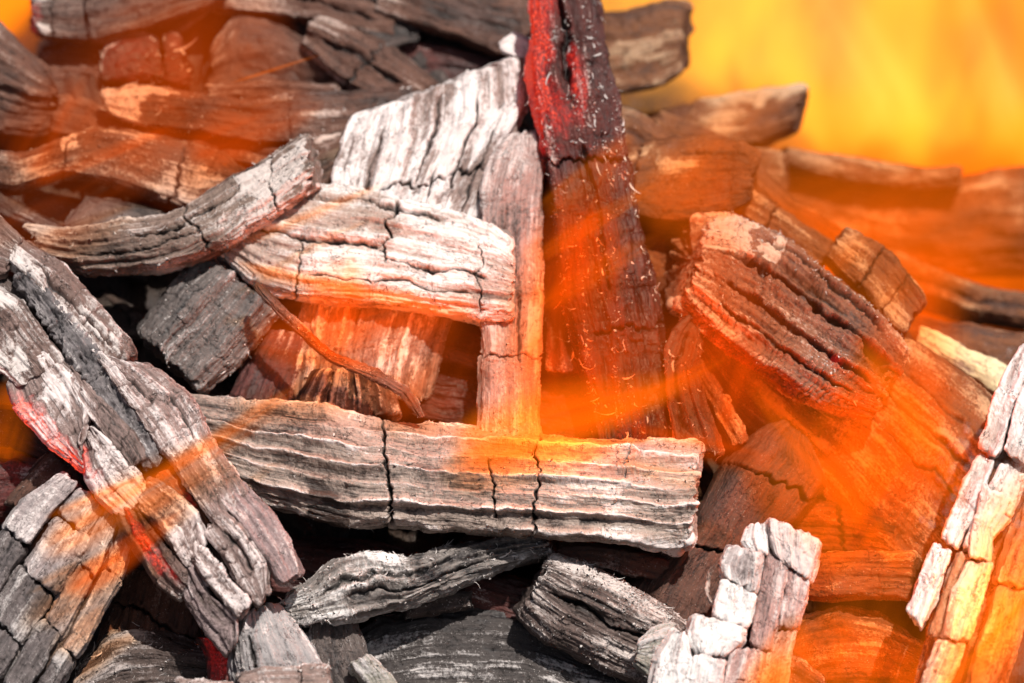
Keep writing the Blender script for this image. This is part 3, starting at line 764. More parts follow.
piece('charcoal_stick', 'tall dark stick glowing red near its top with a lengthwise groove',
      H([(526, -24), (528, 40), (532, 100), (541, 140), (552, 210), (562, 290), (572, 350), (594, 460)], [104, 104, 96, 80, 52]),
      H([(586, -24), (604, 40), (615, 100), (622, 150), (636, 215), (648, 285), (658, 350), (672, 460)], [100, 100, 92, 76, 50]), mat=dict(M_RED, ashc=(.66, .54, .50), brown=(.045, .010, .008), ash2=(.085, .020, .016), gloss=.28),
      T=(6, 0, 60), sec='slab', ash=.16, kp=.35, ridge=(20, 4.2, 12), crest=1, kc=.3, terr=2.2, check=(26, 60, 2.0, 2.5), flakes=560, fl=5.5, step=1.1, lump=4,
      cracks=[(.385, 8, 4, 8), (.72, 8, 3, 6, .3, 1)], splits=[(.50, 0, .26, 10, 13), (.55, .3, .7, 4, 7)],
      glow=[(.10, .14, .22, .24, 1.5), (.60, .22, .10, .10, 1.2), (.25, .28, .25, .05, .9), (.2, .02, .28, .10, 1.2)])
piece('charcoal_plank', 'dark orange brown board in the shade left of the tall red stick',
      H([(538, 146), (540, 220), (543, 300), (546, 372)], 40), H([(590, 150), (606, 230), (616, 300), (618, 372)], 36), mat=M_RED, T=(0, 3, 30), ash=.16, ridge=(16, 2, 14), cracks=[(.5, 5, 3, 5)])
piece('charcoal_log', 'bright white log lit in the centre with a dark diagonal crack',
      H([(222, 182), (262, 178), (316, 181), (380, 190), (440, 205), (490, 221), (512, 236)], [58, 80, 88, 88]), H([(212, 244), (260, 284), (310, 298), (370, 300), (430, 308), (480, 315), (514, 318)], [56, 80, 90, 90]), mat=dict(M_PALE, ash2=(.44, .33, .28), ashc=(.78, .73, .71)),
      T=(0, 12, 54), sec='slab', ash=.68, ridge=(13, 3.0, 22), kc=.40, kp=.40, terr=2.4, rag=6, flakes=200, fl=3.2, step=1.1,
      cracks=[(.60, 10, 3.2, 9, 0, .60), (.88, 6, 2.2, 6, .3, .9), (.30, 5, 2.4, 5, .5, 1)], splits=[(.60, .55, .95, 3, 7), (.12, .1, .8, 3, 6), (.50, .0, .6, 3, 7), (.8, .3, .9, 2.4, 5)],
      patch=[(.5, .03, .7, .12, -.3)])
piece('charcoal_stick', 'rough grey stick crossing above the bright log with a raised broken tip',
      H([(20, 222), (60, 226), (110, 222), (170, 208), (230, 174), (270, 150), (300, 131)], [58, 70, 96, 112]), H([(52, 264), (84, 271), (120, 270), (166, 264), (222, 241), (262, 216), (310, 184)], [50, 64, 94, 110]), mat=dict(M_GREY, ash2=(.23, .165, .135)),
      T=(16, 8, 40), sec='slab', ash=.43, ridge=(9, 2.8, 18), kc=.5, terr=2.4, rag=10, endash=.12, flakes=240, fl=3.6, step=1.1, cracks=[(.86, 6, 2.2, 6), (.55, 6, 2.4, 5)],
      splits=[(.35, .3, .8, 2.6, 6), (.65, .1, .6, 2.6, 6)], patch=[(.4, .88, .7, .16, .55)])
piece('charcoal_chunk', 'square grey chunk with a burnt curved face standing on one corner',
      H([(204, 250), (180, 272), (158, 300), (136, 326)], [70, 66, 60]), H([(284, 316), (262, 342), (238, 368), (206, 396)], [56, 60, 52]), mat=dict(M_BLUE, ash2=(.15, .128, .120)),
      sec=[(0, .7), (.04, .5), (.22, .05), (.28, 0), (.45, .10), (.6, .10), (.74, 0), (.80, .03), (.98, .3), (1, .5), (.9, 1), (.1, 1)], T=(-4, 4, 60), ash=.36, ridge=(12, 2.2, 10), kp=.4, lump=4, rag=6, flakes=50,
      check=(14, 13, 1.6, 1.4), splits=[(.23, .1, .95, 2.4, 5)], step=1.1)
piece('charcoal_chunk', 'brown red block behind the square grey chunk above the ribbed log',
      H([(262, 330), (244, 360), (226, 396)], 34), H([(316, 330), (300, 370), (288, 410)], 30), mat=M_RED, T=(0, 4, 40), ash=.3, ridge=(10, 1.6, 12))
piece('charcoal_chunk', 'grey vertical grained stub peeking over the left half of the ribbed log',
      H([(312, 368), (297, 392), (288, 414)], [72, 46]), H([(384, 374), (396, 394), (402, 416)], [70, 46]), T=(0, 4, 40), ash=.45, ridge=(8, 2.2, 14), kc=.6, splits=[(.3, 0, .9, 2.5, 5), (.6, 0, .9, 2.5, 5)], mat=M_GREY)
piece('twig', 'thin curved reddish twig hanging in front of the pale slab',
      H([(258, 281), (290, 312), (330, 350), (378, 370), (408, 388), (424, 417)], [112, 110, 100, 84]), H([(252, 287), (282, 321), (326, 360), (374, 381), (400, 396), (417, 419)], [112, 110, 100, 84]), mat=dict(M_BROWN, brown=(.22, .10, .07)), cat='twig',
      T=(0, 0, 8), sec='round', ash=.36, ridge=(5, .5, 10), lump=.5, wob=1.2, rag=2, step=.8, terr=.3, flakes=10, fl=5)

piece('charcoal_log', 'long pale log with six deep lengthwise ribs across the centre foreground',
      H([(176, 386), (240, 397), (320, 404), (385, 418), (440, 422), (545, 430), (640, 437), (702, 439)], [62, 76, 82, 84]), H([(200, 480), (255, 497), (300, 512), (350, 523), (420, 527), (500, 531), (600, 538), (692, 543)], [66, 82, 90, 92]), mat=dict(M_PALE, ash2=(.40, .32, .275), ashc=(.76, .70, .68)),
      T=(-2, 12, 70), sec='slab', ash=.40, ridge=(17, 3.0, 60), ribs=(6.3, 8.0), iso=.7, bundle=.8, kc=.3, ks=.12, kp=.30, fib=(4, .8, 24), terr=.9, rag=8, endash=.2, flakes=420, fl=3.0, step=1.0, lump=2,
      cracks=[(.392, 2.5, 4.0, 9), (.685, 7, 3.0, 8, 0, 1), (.60, 5, 2.6, 7, .35, .85), (.86, 5, 1.6, 3, 0, .4)],
      patch=[(.95, .26, .20, .05, -.6), (.5, .1, .9, .25, -.16), (.5, .9, .9, .25, .14)])

# ------------------------------------------------------------------ lower left
LL = thing('charcoal_log', 'big diagonal log of cracked grey blocks with a red glowing lower edge at the left', 120, 430, 70)
piece('core', None, H([(-10, 240), (70, 300), (130, 370), (190, 440), (250, 530), (272, 580)], 112), H([(-30, 330), (20, 380), (80, 440), (130, 510), (180, 580), (215, 625)], 112), mat=M_DARK, parent=LL, T=(-4, 8, 76), sec='round', ash=.22, step=1.8, rag=4)
gr = dict(M_PALE, ash2=(.25, .18, .165), ashc=(.74, .66, .65))
br = dict(M_BROWN, ash2=(.18, .12, .105), ashc=(.66, .60, .58))
block(LL, [(-26, 200), (-4, 212), (22, 236)], [(-32, 268), (-14, 276), (6, 276)], 126, mat=br, check=(15, 24, 1.7, 3.0), ash=0.43, flakes=20)
block(LL, [(20, 234), (60, 262), (100, 306), (128, 340), (137, 354)], [(6, 262), (40, 290), (76, 330), (104, 360), (116, 366)], (122, 132), mat=br, check=(15, 24, 1.7, 3.0), ash=0.57, flakes=70, splits=[(.55, .1, .9, 3, 6)], ridge=(12, 2.6, 12))
block(LL, [(118, 362), (150, 364), (184, 388), (204, 420), (212, 438)], [(90, 348), (116, 388), (142, 424), (160, 450), (170, 462)], (124, 136), mat=gr, check=(15, 24, 1.7, 3.0), ash=0.55, flakes=50, splits=[(.6, .0, .6, 3, 6), (.3, .5, 1, 2.4, 5)])
block(LL, [(212, 436), (234, 466), (248, 492)], [(166, 454), (186, 486), (214, 524)], (124, 138), mat=gr, check=(15, 24, 1.7, 3.0), ash=0.57, flakes=30)
block(LL, [(244, 480), (270, 512), (292, 544), (303, 572)], [(216, 496), (240, 524), (262, 556), (280, 584)], (120, 134), mat=dict(gr, ash2=(.30, .22, .22)), ash=.44, flakes=40)
block(LL, [(222, 508), (246, 528), (268, 560), (268, 592)], [(208, 530), (222, 556), (240, 586), (258, 606)], (136, 134), mat=gr, check=(15, 24, 1.7, 3.0), ash=0.55, flakes=30, splits=[(.5, .1, .7, 3, 6)])
block(LL, [(28, 266), (70, 318), (108, 366), (150, 430), (164, 460)], [(14, 280), (50, 330), (88, 384), (126, 436), (146, 470)], 130, mat=dict(M_BLUE, dark=(.012, .013, .018), ash2=(.17, .155, .16), gloss=.22), ash=.38, ridge=(9, 4, 1.3), iso=3.0, lump=3, check=(8, 7, 1.8, 2.5), flakes=60)
block(LL, [(-4, 284), (20, 300), (44, 334), (64, 360)], [(-30, 340), (-14, 362), (4, 376), (16, 388)], (134, 130), mat=br, check=(15, 24, 1.7, 3.0), ash=0.47, flakes=30, patch=[(.2, .1, .4, .2, .4), (.6, .75, .2, .12, .6)], glow=[(.98, .7, .1, .5, .5)])
block(LL, [(50, 346), (76, 372), (92, 404), (80, 440)], [(9, 382), (16, 408), (44, 442), (84, 472)], (134, 124), mat=gr, check=(15, 24, 1.7, 3.0), ash=0.61, flakes=50, patch=[(.3, .3, .25, .18, .5)], glow=[(.97, .65, .30, .5, 2.2)])
block(LL, [(70, 362), (100, 396), (132, 430), (146, 456)], [(80, 408), (96, 424), (112, 446), (130, 468)], (132, 134), mat=gr, check=(15, 24, 1.7, 3.0), ash=0.63, flakes=30)
block(LL, [(92, 424), (118, 448), (142, 474), (156, 494)], [(78, 436), (86, 476), (100, 500), (120, 518)], (134, 124), mat=gr, check=(15, 24, 1.7, 3.0), ash=0.59, flakes=40, glow=[(.98, .6, .3, .5, 1.8)])
block(LL, [(150, 478), (174, 492), (196, 512), (206, 544)], [(136, 506), (156, 526), (172, 548), (186, 568)], (134, 138), mat=gr, check=(15, 24, 1.7, 3.0), ash=0.63, flakes=40, patch=[(.5, .5, .4, .3, .2)])
block(LL, [(140, 508), (154, 530), (172, 552), (186, 572)], [(112, 506), (130, 544), (156, 584), (182, 602)], (136, 122), mat=br, check=(15, 24, 1.7, 3.0), ash=0.43, flakes=30, glow=[(.55, .4, .26, .5, 1.2)])
block(LL, [(202, 546), (226, 572), (252, 602)], [(188, 556), (210, 588), (238, 618)], 140, mat=gr, check=(15, 24, 1.7, 3.0), ash=0.65, flakes=30)
block(LL, [(190, 562), (212, 596), (236, 618), (236, 640)], [(182, 576), (188, 604), (204, 632), (226, 656)], (134, 124), mat=dict(gr, ash2=(.31, .24, .24)), ash=.40, flakes=40)
block(LL, [(172, 466), (196, 500), (212, 526)], [(156, 476), (180, 508), (204, 534)], 122, mat=M_ORNG, ash=.3, glow=[(.5, .3, .4, .5, .25)], ridge=(6, 2, 3))

BL = thing('charcoal_log', 'stepped white and grey log of small blocks in the bottom left corner', 50, 580, 70)
bP = [(62, 470), (24, 498), (-14, 548), (-60, 620)]; bQ = [(136, 528), (122, 586), (88, 648), (40, 720)]
piece('core', None, H([(x + 8, y + 8) for x, y in bP], 92), H([(x - 8, y) for x, y in bQ], 92), mat=M_DARK, parent=BL, T=(0, 6, 60), ash=.2, step=1.8)
def bl_mat(a, v):
    return dict(M_PALE, ash2=(.36, .31, .31)) if v < .36 or a > .6 and v < .2 else dict(M_BLUE, ash2=(.15, .13, .13))
blocks_log(BL, bP, bQ, 98, [0, .26, .60, .82, 1.0], [[0, .42, 1], [.02, .18, .50, .80, 1], [-.0, .34, .66, 1], [.03, .24, .70, 1]], gap=.006, dome=12, matfn=bl_mat, flakes=24, ash=.50, ridge=(8, 1.8, 14), kp=.35)
piece('charcoal_piece', 'reddish brown wedge behind the top of the stepped corner log',
      H([(50, 448), (30, 470), (6, 500)], 62), H([(84, 480), (64, 500), (40, 520)], 60), mat=M_BROWN, T=(-6, 2, 34), ash=.42, ridge=(7, 1.8, 10))
piece('charcoal_lump', 'rusty red lump at the left edge under the diagonal log',
      H([(-20, 446), (20, 444), (66, 456)], 40), H([(-20, 520), (14, 516), (40, 506)], 40), mat=M_RED, T=(0, 6, 44), ash=.28, lump=5, ridge=(9, 2.5, 3), glow=[(.5, .3, .5, .5, .08)])
piece('charcoal_lump', 'dark orange chunk at the left edge just below the glowing blocks',
      H([(-14, 400), (20, 402), (60, 440)], 44), H([(-20, 440), (10, 446), (50, 462)], 40), mat=M_RED, T=(0, 6, 40), ash=.18)
piece('charcoal_log', 'dark brown grained piece between the corner log and the diagonal log',
      H([(124, 560), (112, 600), (96, 640)], 40), H([(206, 604), (200, 640), (180, 690)], 36), mat=M_BROWN, T=(0, 6, 50), ash=.24, ridge=(10, 2, 12), cracks=[(.45, 6, 4, 8)])
piece('charcoal_log', 'black glossy lump with white fringes at the bottom edge',
      H([(80, 660), (110, 626), (150, 620), (205, 640)], 60), H([(70, 720), (120, 716), (170, 712), (214, 704)], 66), mat=dict(M_DARK, gloss=.22), T=(0, 6, 50), sec='roofL', ash=.33, ridge=(9, 3, 4), kc=.5, flakes=90, fl=5, step=1.2)
piece('charcoal_piece', 'dark crimson fragment at the tip of the diagonal log',
      H([(196, 636), (206, 652), (212, 700)], 84), H([(224, 640), (230, 660), (228, 700)], 80), mat=M_RED, T=(0, 3, 26), ash=.2, glow=[(.5, .3, .6, .4, .25)], flakes=16)

piece('charcoal_chunk', 'pale grey faceted chunk at the bottom below the tip of the diagonal log',
      H([(236, 616), (224, 640), (222, 668), (232, 720)], [112, 112, 108]), H([(276, 602), (296, 624), (318, 660), (346, 720)], [100, 104, 100]), mat=dict(M_PALE, ash2=(.36, .345, .35)),
      T=(6, 2, 56), sec='roofL', ash=.52, ridge=(13, 2.6, 14), kp=.45, flakes=60, splits=[(.36, .2, .8, 3, 6)], step=1.1)
piece('charcoal_slab', 'flat pale slab lying across the faceted chunk at the bottom edge',
      H([(236, 672), (262, 665), (300, 664), (328, 662)], 140), H([(240, 700), (270, 704), (300, 702), (330, 700)], 146), mat=M_PALE, T=(0, 8, 26), sec='slab', ash=.62, ridge=(7, 1.4, 20), flakes=40, cracks=[(.7, 3, 2, 4)], step=1.1)
piece('charcoal_stick', 'light stick end touching the bottom edge left of the pale slab',
      H([(176, 676), (205, 678), (236, 680)], 120), H([(176, 705), (205, 706), (236, 706)], 124), mat=M_PALE, T=(0, 8, 26), ash=.6, ridge=(7, 1.4, 20))
piece('charcoal_piece', 'shadowed grey piece leaning right of the faceted chunk',
      H([(312, 622), (306, 652), (322, 720)], 62), H([(352, 612), (366, 650), (384, 720)], 52), mat=M_BLUE, T=(0, 4, 40), ash=.36, ridge=(9, 2.2, 12))
piece('charcoal_stick', 'small greenish grey stick end at the bottom edge right of the leaning piece',
      H([(350, 664), (362, 682), (374, 715)], 84), H([(372, 652), (392, 672), (414, 712)], 82), mat=dict(M_BLUE, ash2=(.30, .29, .25)), T=(0, 4, 30), ash=.46, ridge=(8, 2, 12), flakes=14)
piece('charcoal_stick', 'shaggy grey stick with peeling white fibres below the ribbed log',
      H([(282, 596), (306, 582), (334, 556), (360, 549), (400, 556), (450, 546), (540, 534)], [78, 84, 70, 40]), H([(288, 618), (318, 618), (350, 612), (400, 604), (440, 588), (490, 566), (550, 550)], [74, 84, 72, 40]), mat=dict(M_BLUE, ash2=(.24, .215, .20), ashc=(.72, .70, .69)),
      T=(0, 10, 40), sec='slab', ash=.48, ridge=(8, 3.4, 12), kc=.35, terr=2.8, rag=10, flakes=380, fl=4.5, step=1.0, splits=[(.4, .1, .7, 3.5, 8), (.7, .2, .8, 3, 7)], patch=[(.5, .85, .9, .35, -.45)])
piece('charcoal_log', 'large dark log with fine curved grain along the bottom edge',
      H([(340, 640), (380, 612), (440, 602), (520, 606), (600, 640), (660, 660)], 6), H([(350, 740), (400, 742), (480, 745), (560, 745), (660, 745)], 20), mat=M_BLUE | dict(ash2=(.06, .052, .050)), T=(0, 10, 60), sec='slab', ash=.30, ridge=(16, 2.6, 12), fib=(4, .9, 20), kc=.4, step=1.3)
piece('charcoal_stick', 'narrow dark stick in the shadow above the fine grained bottom log',
      H([(402, 604), (430, 594), (470, 590)], 24), H([(406, 616), (430, 612), (470, 604)], 22), mat=M_DARK, T=(0, 5, 22), ash=.32, flakes=20, fl=3)
piece('charcoal_log', 'dark red log deep below the shaggy grey stick',
      H([(280, 530), (360, 536), (470, 560), (540, 580)], 0), H([(270, 590), (360, 600), (460, 620), (530, 640)], -6), mat=M_RED, T=(0, 8, 44), ash=.10)
piece('charcoal_log', 'dark log with a broken left end and white flecks at the bottom centre',
      H([(560, 545), (600, 557), (640, 578), (680, 604), (720, 636)], [70, 72, 66]), H([(523, 612), (552, 640), (600, 664), (640, 682), (690, 716)], [58, 60, 56]), mat=dict(M_GREY, dark=(.012, .008, .007), brown=(.06, .04, .032), ash2=(.13, .095, .085)),
      T=(-14, 8, 60), sec='roofL', ash=.30, ridge=(13, 3.4, 14), kc=.55, kp=.45, rag=7, endash=.08, flakes=420, fl=4.2, step=1.0, splits=[(.55, .05, .9, 4, 7)], patch=[(.2, .5, .25, .5, .22)])
piece('charcoal_chip', 'crumbly grey green chip wedged beside the white blocky stick',
      H([(640, 640), (655, 628), (676, 620)], 84), H([(634, 664), (650, 676), (668, 690)], 84), mat=dict(M_BLUE, ash2=(.32, .31, .27)), T=(0, 3, 24), ash=.46, lump=4, ridge=(6, 2.5, 3), flakes=30, fl=3)
piece('charcoal_stick', 'dark rod lying under the right end of the ribbed log',
      H([(560, 540), (620, 544), (680, 556)], 26), H([(560, 560), (620, 572), (680, 590)], 22), mat=M_BROWN, T=(0, 5, 26), ash=.28)

WB = thing('charcoal_stick', 'white ash covered stick of stacked square blocks at the bottom right of centre', 745, 610, 70)
wt = dict(M_PALE, ash2=(.54, .46, .45), ashc=(.86, .83, .82)); wp = dict(wt, ash2=(.42, .28, .26), ashc=(.74, .64, .62))
piece('core', None, H([(758, 540), (730, 580), (700, 640), (680, 720)], 106), H([(810, 560), (796, 620), (782, 660), (770, 720)], 104), mat=M_RED, parent=WB, T=(4, 4, 56), ash=.4, step=1.6, rag=3)
wk = dict(flakes=34, kp=.25, ridge=(12, .9, 10), T=(2, 4, 34))
block(WB, [(766, 516), (768, 534), (774, 556)], [(823, 541), (818, 560), (811, 582)], (132, 126), mat=wp, ash=.84, **wk)
block(WB, [(744, 528), (740, 542), (748, 552)], [(766, 520), (768, 538), (768, 554)], (128, 130), mat=wt, ash=.78, **wk)
block(WB, [(786, 566), (784, 596), (778, 628)], [(812, 583), (806, 602), (797, 626)], (124, 122), mat=wp, ash=.62, **wk)
block(WB, [(774, 632), (764, 660), (754, 710)], [(797, 629), (790, 656), (780, 710)], (122, 120), mat=wp, ash=.60, **wk)
block(WB, [(727, 545), (719, 562), (721, 576)], [(764, 552), (760, 574), (757, 592)], (136, 138), mat=wt, ash=.78, patch=[(.6, .5, .3, .3, -.4)], **wk)
block(WB, [(719, 579), (712, 600), (709, 616)], [(757, 594), (753, 610), (746, 628)], (136, 138), mat=wt, ash=.82, **wk)
block(WB, [(766, 550), (760, 590), (748, 646)], [(788, 568), (783, 600), (770, 650)], (126, 128), mat=wp, ash=.52, **wk)
block(WB, [(690, 612), (686, 632), (694, 652)], [(746, 626), (742, 642), (726, 656)], (144, 142), mat=wt, ash=.95, **wk)
block(WB, [(672, 628), (656, 660), (646, 710)], [(690, 634), (692, 660), (688, 710)], (144, 148), mat=wt, ash=.95, **wk)
block(WB, [(694, 655), (690, 680), (690, 712)], [(728, 658), (722, 682), (714, 712)], (148, 146), mat=wt, ash=.78, **wk)
block(WB, [(732, 648), (724, 680), (716, 712)], [(768, 650), (760, 680), (752, 712)], (138, 130), mat=wp, ash=.58, **wk)
piece('charcoal_fibre', 'wiry curled fibre sticking out at the left of the white blocky stick',
      H([(744, 552), (722, 558), (708, 572), (706, 592), (712, 606)], 122), H([(744, 554), (724, 561), (711, 574), (709, 592), (715, 605)], 122), mat=M_BROWN, cat='fibre', T=(0, 0, 3), sec='round', ridge=(5, .1, 5), fib=(3, .1, 5), lump=.1, terr=0, wob=.5, rag=0, step=.6, ash=.4, capn=.2)

RL = thing('charcoal_log', 'tall white ash log leaning along the right edge in orange light', 985, 520, 80)
rw = dict(M_PALE, ash2=(.54, .42, .38), ashc=(.86, .82, .80)); ro = dict(M_ORNG, ash2=(.48, .30, .2), ashc=(.76, .62, .52))  # ro: blocks with the orange light put into their colour
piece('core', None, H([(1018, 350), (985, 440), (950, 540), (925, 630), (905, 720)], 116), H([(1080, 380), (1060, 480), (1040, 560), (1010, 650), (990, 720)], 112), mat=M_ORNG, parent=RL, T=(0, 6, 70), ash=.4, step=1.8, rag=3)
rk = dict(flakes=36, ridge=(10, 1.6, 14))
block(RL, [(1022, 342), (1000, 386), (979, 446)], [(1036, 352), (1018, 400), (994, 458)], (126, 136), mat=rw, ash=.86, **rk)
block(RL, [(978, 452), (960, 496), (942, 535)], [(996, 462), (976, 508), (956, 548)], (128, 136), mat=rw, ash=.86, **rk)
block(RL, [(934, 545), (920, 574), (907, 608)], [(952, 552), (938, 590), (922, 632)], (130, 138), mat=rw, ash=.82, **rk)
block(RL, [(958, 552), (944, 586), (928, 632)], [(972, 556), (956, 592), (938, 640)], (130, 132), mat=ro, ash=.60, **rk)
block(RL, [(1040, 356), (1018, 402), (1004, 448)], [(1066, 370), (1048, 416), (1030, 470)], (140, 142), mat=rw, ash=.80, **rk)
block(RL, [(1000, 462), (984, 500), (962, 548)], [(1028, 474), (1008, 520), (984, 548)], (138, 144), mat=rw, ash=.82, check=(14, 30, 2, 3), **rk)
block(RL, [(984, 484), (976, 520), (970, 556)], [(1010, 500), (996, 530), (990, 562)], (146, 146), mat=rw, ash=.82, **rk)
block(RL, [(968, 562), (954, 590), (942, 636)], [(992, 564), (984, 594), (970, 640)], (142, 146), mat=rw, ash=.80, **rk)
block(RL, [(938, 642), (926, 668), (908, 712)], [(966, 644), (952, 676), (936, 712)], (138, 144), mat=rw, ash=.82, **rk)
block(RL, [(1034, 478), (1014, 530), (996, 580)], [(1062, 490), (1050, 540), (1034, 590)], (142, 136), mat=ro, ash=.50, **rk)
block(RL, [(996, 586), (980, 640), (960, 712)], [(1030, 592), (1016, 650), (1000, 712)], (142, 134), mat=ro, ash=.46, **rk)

# ------------------------------------------------------------------ flames
def flame(label, x0, y0, h0, x1, y1, h1, width, color, L, thick=None, bend=0.0, streak=.55, sharp=1.5, nscale=3.0, light=0.0, hbase=None, seed=0, group=None, tip=.5, zs=.45, tint=None, ys=.6):
    """a tongue of fire from (x0, y0) to its tip (x1, y1); h = height above the heap; L = brightness through its middle"""
    wz = lambda y, h: np.array([zbase(y) - h])
    p0 = to_world(np.array([float(x0)]), np.array([float(y0)]), wz(y0, h0))[0]
    p1 = to_world(np.array([float(x1)]), np.array([float(y1)]), wz(y1, h1))[0]
    zax = Vector(p1 - p0); length = zax.length; zax.normalize()
    view = Vector(((p0 + p1) / 2) - CAM).normalized()
    yax = (view - zax * view.dot(zax)).normalized()
    xax = yax.cross(zax)
    w = width * S / 2; tk = (thick if thick else width) * S / 2
    prof = lambda z: math.sqrt(max(z, 0)) * (1 - z) ** (tip * 2) * (1 / (math.sqrt(1 / (1 + 4 * tip)) * (1 - 1 / (1 + 4 * tip)) ** (2 * tip)))
    nz, nu = 28, 20
    V = [(0, 0, 0)]
    for i in range(1, nz):
        z = i / nz; r = prof(z)
        for k in range(nu):
            an = 2 * math.pi * k / nu
            V.append((r * math.cos(an) + bend * z * z, r * math.sin(an), z))
    V.append((bend, 0, 1))
    F = [(0, 1 + (k + 1) % nu, 1 + k) for k in range(nu)]
    for i in range(nz - 2):
        for k in range(nu):
            a = 1 + i * nu + k; b = 1 + i * nu + (k + 1) % nu
            F.append((a, b, b + nu, a + nu))
    e = len(V) - 1
    F += [(1 + (nz - 2) * nu + k, 1 + (nz - 2) * nu + (k + 1) % nu, e) for k in range(nu)]
    me = bpy.data.meshes.new('flame'); me.from_pydata(V, [], F); me.update()
    m = bpy.data.materials.new('flame'); m.use_nodes = True; nt = m.node_tree
    nt.nodes.remove(nt.nodes['Principled BSDF'])
    em = N(nt, 'ShaderNodeEmission'); ab = N(nt, 'ShaderNodeVolumeAbsorption'); ab.inputs['Color'].default_value = (.98, .52, .0, 1)
    ad = N(nt, 'ShaderNodeAddShader'); nt.links.new(em.outputs[0], ad.inputs[0]); nt.links.new(ab.outputs[0], ad.inputs[1])
    nt.links.new(ad.outputs[0], nt.nodes['Material Output'].inputs['Volume'])
    tc = N(nt, 'ShaderNodeTexCoord'); sp = N(nt, 'ShaderNodeSeparateXYZ'); nt.links.new(tc.outputs['Object'], sp.inputs[0])
    x, y, z = sp.outputs
    z = math_(nt, 'MAXIMUM', z, .0001)
    xb = math_(nt, 'SUBTRACT', x, math_(nt, 'MULTIPLY', math_(nt, 'MULTIPLY', z, z), bend))
    omz = math_(nt, 'MAXIMUM', math_(nt, 'SUBTRACT', 1.0, z), .0001)
    kk = 1 / (math.sqrt(1 / (1 + 4 * tip)) * (1 - 1 / (1 + 4 * tip)) ** (2 * tip))
    pr = math_(nt, 'MULTIPLY', math_(nt, 'MULTIPLY', math_(nt, 'POWER', z, .5), math_(nt, 'POWER', omz, 2 * tip)), kk)
    r2 = math_(nt, 'ADD', math_(nt, 'MULTIPLY', xb, xb), math_(nt, 'MULTIPLY', y, y))
    q = math_(nt, 'DIVIDE', r2, math_(nt, 'MULTIPLY', pr, pr))
    fall = math_(nt, 'POWER', math_(nt, 'SUBTRACT', 1.0, q, clamp=True), sharp)
    zf = math_(nt, 'MULTIPLY', mapr(nt, z, 0, .15, smooth=True), mapr(nt, z, 1, .75, smooth=True))
    cb = N(nt, 'ShaderNodeCombineXYZ')
    nt.links.new(math_(nt, 'MULTIPLY', xb, nscale), cb.inputs[0]); nt.links.new(math_(nt, 'MULTIPLY', y, nscale * ys), cb.inputs[1])
    nt.links.new(math_(nt, 'ADD', math_(nt, 'MULTIPLY', z, nscale * zs), seed * 7.3), cb.inputs[2])
    no = N(nt, 'ShaderNodeTexNoise'); no.inputs['Scale'].default_value = 1; no.inputs['Detail'].default_value = 2.5; no.inputs['Distortion'].default_value = .7
    nt.links.new(cb.outputs[0], no.inputs[0])
    ns = mapr(nt, no.outputs[0], .5 - .16, .5 + .2, 1 - streak, 1 + streak * .6, smooth=True)
    st = math_(nt, 'MULTIPLY', math_(nt, 'MULTIPLY', fall, zf), ns)
    nt.links.new(math_(nt, 'MULTIPLY', st, L / (tk * 1.1)), em.inputs['Strength'])
    nt.links.new(math_(nt, 'MULTIPLY', st, (tint if tint is not None else 1.75 * min(1, L * 1.6)) / (tk * 1.1)), ab.inputs['Density'])  # absorption added to turn light passing through the flame orange
    em.inputs['Color'].default_value = (*color, 1)
    me.materials.append(m)
    ob = bpy.data.objects.new('flame', me); col.objects.link(ob)
    M = Matrix((xax * w, yax * tk, zax * length)).transposed().to_4x4(); M.translation = Vector(p0)
    ob.matrix_world = M
    ob['label'] = label; ob['category'] = 'flame'
    if group: ob['group'] = group
    if light:
        ld = bpy.data.lights.new('flame_light', 'POINT'); ld.energy = light; ld.color = (1.0, .27, .05); ld.shadow_soft_size = max(.012, w * .5)
        lo = bpy.data.objects.new('flame_light', ld); lo.location = Vector(p0 * .55 + p1 * .45); col.objects.link(lo)
    return ob

OR = (1.0, .20, .004); OD = (1.0, .125, .003); YE = (1.0, .41, .04); YO = (1.0, .29, .012)
# fire behind the heap
flame('wide yellow sheet of fire filling the top right behind the heap', 780, 520, -620, 800, -420, -620, 1150, YE, 1.35, thick=500, streak=.75, nscale=5.5, zs=2.4, ys=.08, seed=1, sharp=.6, tint=.6)
flame('yellow fire rising behind the heap at the top right corner', 1010, 420, -520, 960, -330, -520, 520, YE, .42, thick=260, streak=.8, nscale=3.5, seed=2, bend=.3)
flame('orange fire behind the broad blurred log at the right edge', 980, 400, -330, 1080, 60, -330, 420, OR, .75, thick=200, streak=.4, seed=3)
flame('yellow fire seen past the top left corner of the heap', 10, 240, -420, 0, -260, -420, 300, YO, 1.5, thick=200, streak=.3, seed=4, sharp=.8)
# fire between and in front of the pieces
flame('narrow orange tongue crossing the diagonal log from lower left to upper right', 30, 560, 190, 300, 395, 190, 62, OR, .40, thick=50, streak=.6, seed=5)
flame('thin orange streak below the crossing tongue over the stepped corner log', 60, 600, 170, 200, 500, 180, 40, OD, .42, thick=40, streak=.7, seed=6)
flame('soft orange tongue over the bright central log and pale slab', 240, 350, 140, 480, 300, 140, 110, OD, .42, thick=60, streak=.6, seed=7, light=.04, bend=.15)
flame('small orange tongue rising on the left part of the bright central log', 330, 360, 130, 350, 240, 130, 90, OD, .32, thick=50, streak=.6, seed=8)
flame('orange curtain of fire hanging over the middle of the tall red stick', 548, 330, 140, 640, 110, 150, 120, OD, .27, thick=60, streak=.9, nscale=2.8, seed=9, light=.03)
flame('red orange flame filling the hollow between narrow slab and tall stick', 560, 440, 95, 580, 150, 110, 180, OD, .30, thick=60, streak=.6, seed=10)
